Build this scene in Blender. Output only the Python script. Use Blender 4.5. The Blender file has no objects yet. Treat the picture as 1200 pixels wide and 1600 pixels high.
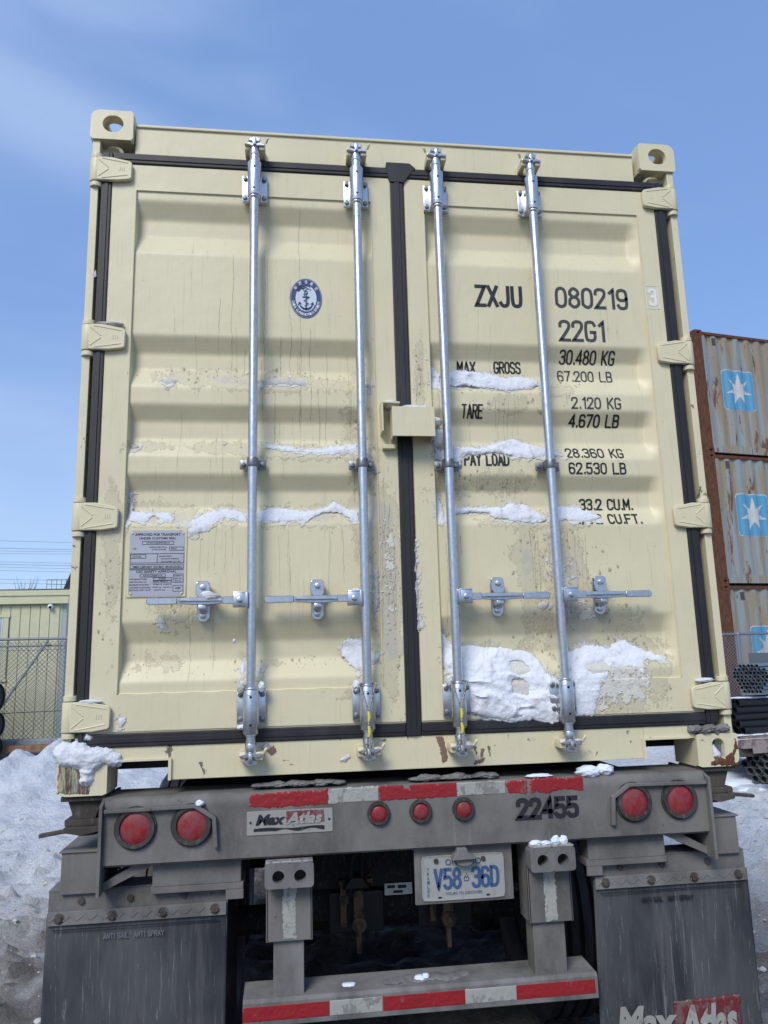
import bpy, bmesh, math, random
import numpy as np
from mathutils import Vector, Matrix
random.seed(7)
PI = math.pi
sc = bpy.context.scene
COL = sc.collection

# ---------------------------------------------------------------- camera
def look_rot(yaw, pit, rol):
    return Matrix.Rotation(yaw, 3, 'Z') @ Matrix.Rotation(PI/2+pit, 3, 'X') @ Matrix.Rotation(rol, 3, 'Z')
cd = bpy.data.cameras.new('camera'); cam = bpy.data.objects.new('camera', cd); COL.objects.link(cam)
cam.matrix_world = Matrix.Translation((-0.45968, -2.79898, 1.67044)) @ look_rot(-.1300035, .1901636, -.0263462).to_4x4()
cd.sensor_fit = 'VERTICAL'; cd.sensor_height = 36.0; cd.lens = 27.0
cd.clip_start = .05; cd.clip_end = 3000
sc.camera = cam

# ---------------------------------------------------------------- sky, sun, exposure
SUN_EL, SUN_AZ = math.radians(42), math.radians(210)    # azimuth clockwise from +Y
w = bpy.data.worlds.new('World'); sc.world = w; w.use_nodes = True
nt = w.node_tree; nt.nodes.clear()
def N(t, typ, **k):
    n = t.nodes.new(typ)
    for a, v in k.items(): setattr(n, a, v)
    return n
def inp(n, **k):
    for a, v in k.items():
        n.inputs[a.replace('_', ' ')].default_value = v
sky = N(nt, 'ShaderNodeTexSky', sky_type='NISHITA', sun_disc=False, sun_elevation=SUN_EL, sun_rotation=SUN_AZ,
        altitude=200, air_density=1.0, dust_density=.6, ozone_density=1.6)
tc = N(nt, 'ShaderNodeTexCoord')
mp = N(nt, 'ShaderNodeMapping'); mp.inputs['Scale'].default_value = (1.0, 1.0, 2.2); mp.inputs['Location'].default_value = (.35, .1, .2)
nt.links.new(tc.outputs['Generated'], mp.inputs[0])
n1 = N(nt, 'ShaderNodeTexNoise'); inp(n1, Scale=1.9, Detail=5.0, Roughness=.46, Distortion=.4)
nt.links.new(mp.outputs[0], n1.inputs['Vector'])
cr = N(nt, 'ShaderNodeMapRange', interpolation_type='SMOOTHSTEP'); inp(cr, From_Min=.36, From_Max=.70, To_Min=.08, To_Max=.62)
nt.links.new(n1.outputs[0], cr.inputs[0])
mixc = N(nt, 'ShaderNodeMix', data_type='RGBA')
mixc.inputs[7].default_value = (3.1, 4.0, 5.7, 1)
mixb = N(nt, 'ShaderNodeMix', data_type='RGBA'); mixb.inputs[0].default_value = .55; mixb.inputs[7].default_value = (1.15, 2.3, 5.2, 1)
nt.links.new(sky.outputs[0], mixb.inputs[6])
nt.links.new(cr.outputs[0], mixc.inputs[0]); nt.links.new(mixb.outputs[2], mixc.inputs[6])
bg = N(nt, 'ShaderNodeBackground'); bg.inputs[1].default_value = .105
nt.links.new(mixc.outputs[2], bg.inputs[0])
wo = N(nt, 'ShaderNodeOutputWorld'); nt.links.new(bg.outputs[0], wo.inputs[0])
hz = N(nt, 'ShaderNodeSeparateXYZ'); nt.links.new(tc.outputs['Generated'], hz.inputs[0])
hr = N(nt, 'ShaderNodeMapRange', interpolation_type='SMOOTHSTEP'); inp(hr, From_Min=.34, From_Max=.0, To_Min=0, To_Max=.45); nt.links.new(hz.outputs[2], hr.inputs[0])
mh = N(nt, 'ShaderNodeMix', data_type='RGBA'); mh.inputs[7].default_value = (3.5, 4.7, 6.1, 1)
nt.links.new(hr.outputs[0], mh.inputs[0]); nt.links.new(mixc.outputs[2], mh.inputs[6]); nt.links.new(mh.outputs[2], bg.inputs[0])

sl = bpy.data.lights.new('sun', 'SUN'); sl.energy = 1.75; sl.angle = math.radians(24); sl.color = (1, .965, .9)
sun = bpy.data.objects.new('sun', sl); COL.objects.link(sun)
sd = Vector((math.sin(SUN_AZ)*math.cos(SUN_EL), math.cos(SUN_AZ)*math.cos(SUN_EL), math.sin(SUN_EL)))
sun.rotation_euler = sd.to_track_quat('Z', 'Y').to_euler()
vs = sc.view_settings; vs.view_transform = 'Standard'; vs.look = 'None'; vs.gamma = 1; vs.use_curve_mapping = False
vs.exposure = .68

# ---------------------------------------------------------------- materials
def srgb(r, g, b):
    f = lambda c: (c/255/12.92 if c/255 <= .04045 else ((c/255+.055)/1.055)**2.4)
    return (f(r), f(g), f(b), 1)
class MatB:
    def __init__(s, name, base, rough=.6, metal=0.0, spec=.5):
        s.m = bpy.data.materials.new(name); s.m.use_nodes = True; s.t = s.m.node_tree
        s.b = s.t.nodes['Principled BSDF']; s.tc = N(s.t, 'ShaderNodeTexCoord').outputs['Object']
        s.b.inputs['Metallic'].default_value = metal; s.b.inputs['Roughness'].default_value = rough
        s.b.inputs['Specular IOR Level'].default_value = spec
        rgb = N(s.t, 'ShaderNodeRGB'); rgb.outputs[0].default_value = base; s.c = rgb.outputs[0]; s.r = None; s.bump = None
    def noise(s, scale, detail=5, stretch=(1, 1, 1), rough=.6, dist=0.0, off=(0, 0, 0)):
        mp = N(s.t, 'ShaderNodeMapping'); mp.inputs['Scale'].default_value = stretch; mp.inputs['Location'].default_value = off
        s.t.links.new(s.tc, mp.inputs[0])
        n = N(s.t, 'ShaderNodeTexNoise'); inp(n, Scale=scale, Detail=float(detail), Roughness=rough, Distortion=dist)
        s.t.links.new(mp.outputs[0], n.inputs['Vector']); return n.outputs[0]
    def rng(s, v, a, b, lo=0.0, hi=1.0):
        r = N(s.t, 'ShaderNodeMapRange', interpolation_type='SMOOTHSTEP'); inp(r, From_Min=a, From_Max=b, To_Min=lo, To_Max=hi)
        s.t.links.new(v, r.inputs[0]); return r.outputs[0]
    def math(s, op, a, b=None):
        n = N(s.t, 'ShaderNodeMath', operation=op)
        for i, v in enumerate((a, b)):
            if v is None: continue
            if hasattr(v, 'is_linked') or hasattr(v, 'links'): s.t.links.new(v, n.inputs[i])
            else: n.inputs[i].default_value = v
        return n.outputs[0]
    def sep(s, k):
        n = N(s.t, 'ShaderNodeSeparateXYZ'); s.t.links.new(s.tc, n.inputs[0]); return n.outputs[k]
    def attr(s, name):
        n = N(s.t, 'ShaderNodeAttribute', attribute_name=name); return n.outputs['Fac']
    def mix(s, fac, col):
        m = N(s.t, 'ShaderNodeMix', data_type='RGBA'); s.t.links.new(fac, m.inputs[0]); s.t.links.new(s.c, m.inputs[6])
        m.inputs[7].default_value = col; s.c = m.outputs[2]; return s
    def roughby(s, fac, lo, hi):
        s.r = s.rng(fac, 0, 1, lo, hi); return s
    def addbump(s, h, strength=.3, dist=.002):
        b = N(s.t, 'ShaderNodeBump'); inp(b, Strength=strength, Distance=dist)
        s.t.links.new(h, b.inputs['Height'])
        if s.bump is not None: s.t.links.new(s.bump, b.inputs['Normal'])
        s.bump = b.outputs[0]; return s
    def done(s):
        s.t.links.new(s.c, s.b.inputs['Base Color'])
        if s.r is not None: s.t.links.new(s.r, s.b.inputs['Roughness'])
        if s.bump is not None: s.t.links.new(s.bump, s.b.inputs['Normal'])
        return s.m

def cream(name='cream_paint', grime=False, chips=.0):
    m = MatB(name, (.66, .60, .405, 1), .42, spec=.35)
    m.mix(m.rng(m.noise(3, 3), .35, .75, 0, .35), (.56, .50, .33, 1))
    st = m.noise(9, 4, (9, 9, .5), .7)
    m.mix(m.rng(st, .52, .78, 0, .35), (.44, .40, .28, 1))
    sp = m.noise(160, 3, (1, 1, .4), .7)
    m.mix(m.rng(sp, .66, .74, 0, .45), (.30, .26, .18, 1))
    if grime:
        g = m.attr('grime')
        f1 = m.noise(55, 8, (1, 1, .8), .72, .6)
        f2 = m.noise(14, 5, (1, 1, .6), .6, .5, (3, 1, 2))
        f = m.math('MULTIPLY', m.math('ADD', f1, f2), .5)
        thr = m.math('ADD', f, m.math('MULTIPLY', g, .34))
        m.mix(m.rng(thr, .665, .70, 0, .5), (.48, .43, .30, 1))
        m.mix(m.rng(thr, .79, .87, 0, .7), (.46, .43, .37, 1))
        edge = m.math('MULTIPLY', m.rng(thr, .655, .665), m.rng(thr, .684, .670))
        m.mix(m.math('MULTIPLY', edge, .6), (.24, .20, .13, 1))
        m.addbump(m.rng(thr, .66, .70), .4, .0015)
    if chips:
        c = m.noise(18, 6, (1, 1, .8), .65, .4, (7, 0, 0))
        m.mix(m.rng(c, .70-chips, .71-chips, 0, .9), (.13, .10, .075, 1))
    m.addbump(m.noise(240, 2), .12, .0006)
    m.addbump(m.noise(5, 3), .35, .010)
    return m.done()
CREAM = cream(); CREAM_DOOR = cream('cream_door_paint', True); CREAM_WORN = cream('worn_cream_paint', False, .05)

def galv(name, v=.62, rough=.34):
    m = MatB(name, (v, v*1.03, v*1.08, 1), rough, 1.0)
    m.mix(m.rng(m.noise(70, 4, (1, 1, 1), .6), .4, .62, 0, .32), (v*.62, v*.65, v*.70, 1))
    m.mix(m.rng(m.noise(26, 6, (1, 1, .4), .7), .63, .72, 0, .6), (.25, .25, .26, 1))
    m.roughby(m.noise(40, 4), rough-.06, rough+.18)
    return m.done()
GALV = galv('galvanised_steel', .60, .28); GALV_DULL = galv('dull_galvanised_steel', .24, .42)
def rubber(name, v=.012, dust=.25):
    m = MatB(name, (v, v, v*1.15, 1), .55)
    m.mix(m.rng(m.noise(8, 6, (1, 1, .3), .65), .45, .8, 0, dust), (.11, .10, .10, 1))
    m.addbump(m.noise(60, 3), .2, .001)
    return m.done()
GASKET = rubber('black_rubber_seal'); TYRE = rubber('tyre_rubber', .015, .6)
def snowmat(name, dirty=.0, col=(.80, .84, .92, 1), fade=False):
    m = MatB(name, col, .7, spec=.25)
    m.b.inputs['Subsurface Weight'].default_value = .0
    if dirty:
        f = m.noise(22, 7, (1, 1, 1), .7)
        m.mix(m.rng(f, .60-dirty*.3, .80-dirty*.3, 0, .8), (.42, .39, .35, 1))
        m.mix(m.rng(m.noise(160, 3), .66, .72, 0, .7), (.2, .17, .14, 1))
    m.addbump(m.noise(300, 4, rough=.7), .5, .002); m.addbump(m.noise(60, 4), .6, .006)
    if fade:      # thin snow lets the paint show through towards its ragged edge
        a = m.math('ADD', m.attr('cover'), m.math('MULTIPLY', m.math('SUBTRACT', m.math('ADD', m.noise(70, 7, rough=.75), m.noise(24, 5, rough=.6)), 1.0), 1.3))
        m.t.links.new(m.rng(a, .12, .62), m.b.inputs['Alpha'])
    return m.done()
SNOW = snowmat('clinging_snow', .26, (.64, .66, .71, 1)); SNOW_BRIGHT = snowmat('packed_snow', .14, (.78, .80, .84, 1)); SNOW_DIRTY = snowmat('grey_dirty_snow', .62, (.50, .49, .49, 1)); SNOW_P = snowmat('clinging_snow_thin', .26, (.66, .68, .73, 1), True); SNOW_DIRTY_P = snowmat('grey_snow_thin', .62, (.50, .49, .47, 1), True)
SNOW_BRIGHT_P = snowmat('packed_snow_thin', .20, (.72, .74, .79, 1), True)
SNOW_CLEAN = snowmat('fresh_snow', 0, (.70, .75, .84, 1)); FROST = snowmat('thin_grey_frost', .3, (.62, .60, .54, 1), True)
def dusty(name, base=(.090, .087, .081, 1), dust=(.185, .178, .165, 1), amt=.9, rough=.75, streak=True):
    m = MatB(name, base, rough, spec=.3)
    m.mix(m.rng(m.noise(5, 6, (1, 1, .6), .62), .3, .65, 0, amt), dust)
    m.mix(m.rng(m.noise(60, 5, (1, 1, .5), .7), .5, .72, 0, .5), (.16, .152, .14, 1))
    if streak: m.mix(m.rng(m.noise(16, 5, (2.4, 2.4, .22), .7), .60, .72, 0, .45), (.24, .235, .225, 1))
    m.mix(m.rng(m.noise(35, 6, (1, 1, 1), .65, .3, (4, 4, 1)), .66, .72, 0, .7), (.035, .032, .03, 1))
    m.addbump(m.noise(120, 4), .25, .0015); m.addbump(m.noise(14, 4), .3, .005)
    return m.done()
STEEL = dusty('dusty_grey_trailer_steel'); STEEL_DARK = dusty('dark_trailer_steel', (.012, .012, .013, 1), (.03, .03, .029, 1), .8)  # second steel is a near-black tone for the parts beneath the trailer
CRUST = dusty('salt_crusted_steel', (.09, .088, .083, 1), (.21, .205, .195, 1), .9)
def flapm():
    m = MatB('dusty_rubber_flap', (.024, .026, .030, 1), .6, spec=.3)
    m.mix(m.rng(m.noise(3, 4, (1, 1, .5), .6), .32, .66, 0, .9), (.086, .088, .092, 1))
    m.mix(m.rng(m.noise(10, 6, (2.5, 1, .16), .72, .3), .46, .66, 0, .6), (.105, .105, .105, 1))
    m.mix(m.rng(m.noise(34, 7, (2.2, 1, .13), .75, .8, (2, 2, 9)), .56, .66, 0, .5), (.27, .27, .26, 1))
    m.addbump(m.noise(30, 5, (2, 1, .4)), .3, .002)
    return m.done()
FLAP = flapm()
def rustm(name, base=(.13, .055, .03, 1)):
    m = MatB(name, base, .85, spec=.2)
    m.mix(m.rng(m.noise(9, 7, (2, 2, .6), .7), .4, .65, 0, .8), (.055, .028, .018, 1))
    m.mix(m.rng(m.noise(14, 6, (2, 2, .5), .7, 0, (5, 1, 1)), .56, .66, 0, .7), (.27, .13, .065, 1))
    m.addbump(m.noise(40, 5), .4, .004)
    return m.done()
RUST = rustm('rusty_steel'); RUST_DARK = dusty('muddy_dark_steel', (.035, .028, .024, 1), (.085, .075, .065, 1), .8, .8)
def stackm(k):
    m = MatB('weathered_pale_container_paint', (.25, .285, .285, 1), .6, spec=.3)
    m.mix(m.rng(m.noise(1.2, 4, (1, 1, .3), off=(k*7, 0, k)), .4, .7, 0, .6), (.18, .22, .26, 1))
    m.mix(m.rng(m.noise(3.6, 6, (2.2, 2.2, .14), .65, 0, (k*9, 1, k*3)), .44, .56, 0, .85), (.27, .205, .12, 1))
    m.mix(m.rng(m.noise(3.6, 8, (1.5, 1.5, .30), .72, .3, (3+k*11, 0, 2+k*5)), .575, .61, 0, .9), (.12, .05, .025, 1))
    m.mix(m.rng(m.noise(9, 8, (1.5, 1.5, .5), .72, .3, (1+k*13, 0, 7)), .65, .67, 0, .9), (.04, .02, .015, 1))
    return m.done()
STACK = stackm(0); DARKICE = dusty('dark_icy_crust', (.13, .125, .12, 1), (.25, .245, .24, 1), .9, .6, False)
def plain(name, c, rough=.5, metal=0, worn=None, wcol=(.3, .29, .27, 1), ws=40):
    m = MatB(name, c, rough, metal)
    if worn: m.mix(m.rng(m.noise(ws, 6, (1, 1, .6), .7, .3), worn, worn+.07, 0, .85), wcol)
    m.mix(m.rng(m.noise(6, 4), .4, .8, 0, .25), tuple(x*.6 for x in c[:3])+(1,))
    return m.done()
INK = plain('black_stencil_paint', (.018, .018, .02, 1), .5, 0, .70, (.5, .46, .32, 1), 90)
INK_FADED = plain('faded_black_paint', (.05, .05, .052, 1), .6, 0, .62, (.5, .46, .34, 1), 120)
INK_WORN = plain('worn_black_number_paint', (.016, .016, .02, 1), .6, 0, .67, (.10, .098, .09, 1), 60)
WHITE = plain('white_print', (.75, .75, .73, 1), .5, 0, .66, (.5, .48, .4, 1), 60)
NAVY = plain('navy_print', (.02, .05, .16, 1), .45); PALEBLUE = plain('pale_sticker', (.55, .62, .68, 1), .4)
RED_TAPE = plain('red_reflective_tape', (.27, .014, .018, 1), .45, 0, .60, (.16, .12, .11, 1), 16)
WHITE_TAPE = plain('dirty_white_reflective_tape', (.34, .34, .31, 1), .45, 0, .52, (.20, .19, .17, 1), 26)
def lensm():
    m = MatB('red_lens', (.26, .010, .016, 1), .45)
    m.mix(m.rng(m.noise(40, 7, (1, 1, .8), .75, .5), .40, .58, 0, .6), (.17, .075, .075, 1))
    m.addbump(m.noise(160, 2), .4, .001)
    return m.done()
LENS = lensm()
BADGE = plain('dirty_white_badge', (.30, .295, .27, 1), .5, 0, .58, (.12, .115, .105, 1), 30)
BADGE_RED = plain('faded_red_badge', (.16, .025, .03, 1), .5, 0, .50, (.16, .11, .10, 1), 26)
INKS = plain('black_print', (.015, .015, .018, 1), .5, 0, .62, (.2, .2, .19, 1), 60)
PLATE = plain('dirty_licence_plate', (.33, .33, .31, 1), .5, .0, .55, (.28, .27, .24, 1), 40)
PLATE_BLUE = plain('blue_plate_lettering', (.04, .09, .21, 1), .5, 0, .62, (.3, .32, .34, 1), 60)
ALU = plain('brushed_aluminium_plate', (.40, .41, .45, 1), .45, .35, .60, (.33, .30, .27, 1), 25)
BLACK = plain('black_plastic', (.008, .008, .009, 1), .5)
HOSE = plain('black_hose', (.010, .010, .012, 1), .5); RED_HOSE = plain('dull_red_hose', (.06, .012, .012, 1), .5)
ROPE = plain('grubby_white_cord', (.42, .40, .36, 1), .8, 0, .5, (.10, .06, .05, 1), 220)
YELLOW = plain('yellow_cord_sleeve', (.72, .60, .02, 1), .6)
DRIP = plain('dried_drip_dirt', (.35, .30, .20, 1), .8, 0, .45, (.48, .43, .30, 1), 120)
SCRAPE = plain('scraped_rust', (.20, .13, .09, 1), .8)
SIDING = plain('pale_yellow_siding', (.52, .50, .33, 1), .6); SHADE_SIDE = plain('shaded_siding_grey', (.34, .37, .36, 1), .7)  # the grey tone paints in the shade on the building's end wall
ROOFING = plain('grey_gravel_roofing', (.20, .19, .17, 1), .9, 0, .45, (.1, .1, .1, 1), 8)
GLASS = MatB('dark_window_glass', (.02, .024, .032, 1), .08).done(); FRAME = plain('grey_white_window_frame', (.5, .53, .56, 1), .4)
STAR = plain('white_star_paint', (.46, .47, .46, 1), .5, 0, .6, (.35, .34, .3, 1), 6)
SKYBLUE = plain('light_blue_paint', (.08, .27, .42, 1), .5, 0, .68, (.2, .2, .2, 1), 5)
PIPE_BLACK = plain('black_pipe', (.006, .006, .008, 1), .5); PIPE_GALV = plain('galvanised_pipe', (.20, .24, .28, 1), .45, .4)
PIPE_GREY = plain('dull_grey_pipe', (.16, .17, .18, 1), .55, .3); INSIDE = plain('dark_pipe_inside', (.012, .015, .018, 1), .8)
TIMBER = plain('weathered_timber', (.30, .24, .22, 1), .8, 0, .5, (.14, .11, .10, 1), 9); LOG = plain('orange_brown_log', (.22, .12, .06, 1), .8, 0, .5, (.12, .07, .04, 1), 12)
CONC = plain('grey_concrete', (.25, .27, .29, 1), .85, 0, .55, (.16, .17, .18, 1), 12)
FENCE = plain('galvanised_fence', (.17, .19, .21, 1), .5, .3); WIRE = plain('chain_link_wire', (.10, .11, .11, 1), .5, .3)
WIREB = plain('bluish_fence_wire', (.17, .23, .30, 1), .5, .3)
CABLE = plain('overhead_cable', (.20, .25, .33, 1), .6); TWIG = plain('bare_twig_bark', (.12, .10, .10, 1), .9)
def iceplate():
    return plain('iced_steel', (.34, .33, .31, 1), .35, 0, .5, (.12, .11, .10, 1), 60)
ICE = iceplate()

# ---------------------------------------------------------------- mesh helpers
class G:
    def __init__(s): s.bm = bmesh.new()
    def box(s, x0, x1, y0, y1, z0, z1, bev=0, seg=2, taper=None):
        b2 = bmesh.new()
        r = bmesh.ops.create_cube(b2, size=1)
        for v in r['verts']:
            v.co = Vector(((x0+x1)/2+v.co.x*(x1-x0), (y0+y1)/2+v.co.y*(y1-y0), (z0+z1)/2+v.co.z*(z1-z0)))
        if bev: bmesh.ops.bevel(b2, geom=b2.edges[:], offset=bev, segments=seg, affect='EDGES', profile=.5)
        s.merge(b2); return s
    def merge(s, b2, mtx=None):
        if mtx is not None: bmesh.ops.transform(b2, matrix=mtx, verts=b2.verts[:])
        me = bpy.data.meshes.new('tmp'); b2.to_mesh(me); b2.free(); s.bm.from_mesh(me); bpy.data.meshes.remove(me)
    def obox(s, c, size, mtx3, bev=0):
        b2 = bmesh.new(); r = bmesh.ops.create_cube(b2, size=1)
        for v in r['verts']: v.co = Vector((v.co.x*size[0], v.co.y*size[1], v.co.z*size[2]))
        if bev: bmesh.ops.bevel(b2, geom=b2.edges[:], offset=bev, segments=2, affect='EDGES', profile=.5)
        s.merge(b2, Matrix.Translation(c) @ mtx3.to_4x4()); return s
    def cyl(s, p0, p1, r, n=16, r2=None, cap=True, bev=0):
        p0, p1 = Vector(p0), Vector(p1); d = p1-p0
        b2 = bmesh.new()
        bmesh.ops.create_cone(b2, cap_ends=cap, segments=n, radius1=r, radius2=r if r2 is None else r2, depth=d.length)
        if bev:
            es = [e for e in b2.edges if abs(e.verts[0].co.z-e.verts[1].co.z) < 1e-6]
            bmesh.ops.bevel(b2, geom=es, offset=bev, segments=2, affect='EDGES', profile=.5)
        q = d.to_track_quat('Z', 'Y').to_matrix().to_4x4()
        s.merge(b2, Matrix.Translation((p0+p1)/2) @ q); return s
    def tube(s, pts, r, n=8, cap=True):
        pts = [Vector(p) for p in pts]; rings = []
        up = Vector((0, 0, 1))
        for i, p in enumerate(pts):
            t = (pts[min(i+1, len(pts)-1)]-pts[max(i-1, 0)]).normalized()
            a = up if abs(t.dot(up)) < .95 else Vector((0, 1, 0))
            u = t.cross(a).normalized(); v = t.cross(u)
            rr = r[i] if isinstance(r, (list, tuple)) else r
            rings.append([s.bm.verts.new(p+(u*math.cos(2*PI*k/n)+v*math.sin(2*PI*k/n))*rr) for k in range(n)])
        for a, b in zip(rings, rings[1:]):
            for k in range(n): s.bm.faces.new((a[k], a[(k+1) % n], b[(k+1) % n], b[k]))
        if cap: s.bm.faces.new(rings[0]); s.bm.faces.new(rings[-1])
        return s
    def pipe(s, p0, p1, r, t, n=14):      # hollow pipe, open ends
        p0, p1 = Vector(p0), Vector(p1); d = (p1-p0).normalized()
        a = Vector((0, 0, 1)) if abs(d.z) < .9 else Vector((1, 0, 0)); u = d.cross(a).normalized(); v = d.cross(u)
        def ring(c, rr): return [s.bm.verts.new(c+(u*math.cos(2*PI*k/n)+v*math.sin(2*PI*k/n))*rr) for k in range(n)]
        R = [ring(p1, r), ring(p0, r), ring(p0, r-t), ring(p0+d*min(.5, (p1-p0).length*.4), r-t)]
        for A, B in zip(R, R[1:]):
            for k in range(n): s.bm.faces.new((A[k], A[(k+1) % n], B[(k+1) % n], B[k]))
        s.bm.faces.new(R[-1]); s.bm.faces.new(R[0]); return s
    def prism(s, pts, y0, y1, plane='xz', bev=0):     # closed outline extruded
        f = {'xz': lambda a, b, c: (a, c, b), 'xy': lambda a, b, c: (a, b, c), 'yz': lambda a, b, c: (c, a, b)}[plane]
        b2 = bmesh.new()
        A = [b2.verts.new(f(p[0], p[1], y0)) for p in pts]; B = [b2.verts.new(f(p[0], p[1], y1)) for p in pts]
        b2.faces.new(A); b2.faces.new(B)
        for k in range(len(pts)): b2.faces.new((A[k], A[(k+1) % len(A)], B[(k+1) % len(A)], B[k]))
        bmesh.ops.recalc_face_normals(b2, faces=b2.faces[:])
        if bev: bmesh.ops.bevel(b2, geom=b2.edges[:], offset=bev, segments=1, affect='EDGES', profile=.5)
        s.merge(b2); return s
    def holed(s, outer, inner, c0, c1, plane='xz'):    # outline with a hole, same point count, extruded
        f = {'xz': lambda a, b, c: (a, c, b), 'xy': lambda a, b, c: (a, b, c), 'yz': lambda a, b, c: (c, a, b)}[plane]
        V = [[s.bm.verts.new(f(p[0], p[1], c)) for p in L] for L in (outer, inner) for c in (c0, c1)]
        o0, o1, i0, i1 = V; n = len(outer)
        for k in range(n):
            j = (k+1) % n
            for q in ((o0[k], o0[j], i0[j], i0[k]), (o1[k], i1[k], i1[j], o1[j]), (o0[k], o1[k], o1[j], o0[j]), (i0[k], i0[j], i1[j], i1[k])):
                s.bm.faces.new(q)
        return s
    def mesh(s, name, recalc=True):
        if recalc: bmesh.ops.recalc_face_normals(s.bm, faces=s.bm.faces[:])
        me = bpy.data.meshes.new(name); s.bm.to_mesh(me); s.bm.free(); return me
def smooth_by_angle(me, ang=38):
    me.shade_smooth() if hasattr(me, 'shade_smooth') else None
    try: me.set_sharp_from_angle(angle=math.radians(ang))
    except Exception: pass
def link(name, me, mat, parent=None, loc=(0, 0, 0), label=None, smooth=True, kind=None, rot=None):
    if mat is not None and not me.materials: me.materials.append(mat)
    if smooth: smooth_by_angle(me)
    o = bpy.data.objects.new(name, me); COL.objects.link(o); o.location = loc
    if rot: o.rotation_euler = rot
    if parent is not None: o.parent = parent
    if label: o['label'] = label
    if kind: o['kind'] = kind
    return o
def part(name, g, mat, parent, **k):
    o = link(name, g.mesh(name), mat, parent, **k)
    if len(o.data.polygons) > 6:
        w_ = o.modifiers.new('even_normals', 'WEIGHTED_NORMAL'); w_.keep_sharp = True; w_.weight = 100
    return o
def again(o, loc=None, parent=None, label=None, mtx=None):
    c = o.copy(); COL.objects.link(c)
    if parent is not None: c.parent = parent
    if loc is not None: c.location = loc
    if label: c['label'] = label
    elif 'label' in c.keys() and label == '': del c['label']
    return c
def thing(name, label, cat, loc=(0, 0, 0), rz=0, group=None):
    o = bpy.data.objects.new(name, None); COL.objects.link(o); o.empty_display_size = .1
    o.location = loc; o.rotation_euler = (0, 0, rz); o['label'] = label; o['category'] = cat
    if group: o['group'] = group
    return o
def tag(o, label, cat, group=None):
    o['label'] = label; o['category'] = cat
    if group: o['group'] = group
    return o
def structure(o): o['kind'] = 'structure'; return o

# value noise in numpy
def vnoise(x, y, seed=0):
    xi = np.floor(x).astype(np.int64); yi = np.floor(y).astype(np.int64); fx = x-xi; fy = y-yi
    fx = fx*fx*(3-2*fx); fy = fy*fy*(3-2*fy)
    def h(a, b):
        n = (a*374761393 + b*668265263 + seed*1442695041) & 0x7fffffff
        n = ((n ^ (n >> 13))*1274126177) & 0x7fffffff
        return ((n ^ (n >> 16)) & 0xffff)/65535.0
    return (h(xi, yi)*(1-fx)+h(xi+1, yi)*fx)*(1-fy)+(h(xi, yi+1)*(1-fx)+h(xi+1, yi+1)*fx)*fy
def fbm(x, y, o=4, seed=0):
    r = 0*x; a = .5; t = 0
    for k in range(o):
        r = r+a*vnoise(x*2**k+17.3*k, y*2**k-9.1*k, seed+k); t += a; a *= .55
    return r/t
def sdf_poly(px, py, poly):
    P = np.array(poly); d = np.full(px.shape, 1e9); ins = np.zeros(px.shape, bool)
    for i in range(len(P)):
        a, b = P[i], P[(i+1) % len(P)]; e = b-a
        t = np.clip(((px-a[0])*e[0]+(py-a[1])*e[1])/max(1e-12, (e*e).sum()), 0, 1)
        d = np.minimum(d, np.hypot(px-a[0]-t*e[0], py-a[1]-t*e[1]))
        c = ((a[1] > py) != (b[1] > py))
        with np.errstate(divide='ignore', invalid='ignore'):
            xx = (b[0]-a[0])*(py-a[1])/(b[1]-a[1])+a[0]
        ins ^= c & (px < xx)
    return np.where(ins, d, -d)
def grid_mesh(name, X, Y, Z, keep=None):
    ny, nx = X.shape; idx = np.arange(nx*ny).reshape(ny, nx)
    q = np.stack([idx[:-1, :-1], idx[:-1, 1:], idx[1:, 1:], idx[1:, :-1]], -1).reshape(-1, 4)
    if keep is not None: q = q[keep.reshape(-1)]
    used = np.unique(q); mp = -np.ones(nx*ny, int); mp[used] = np.arange(len(used))
    V = np.stack([X, Y, Z], -1).reshape(-1, 3)[used]; q = mp[q]
    me = bpy.data.meshes.new(name)
    me.vertices.add(len(V)); me.vertices.foreach_set('co', V.astype(np.float32).ravel())
    me.loops.add(len(q)*4); me.loops.foreach_set('vertex_index', q.ravel().astype(np.int32))
    me.polygons.add(len(q)); me.polygons.foreach_set('loop_start', (np.arange(len(q))*4).astype(np.int32))
    me.update(); me.validate(); return me, used
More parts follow.
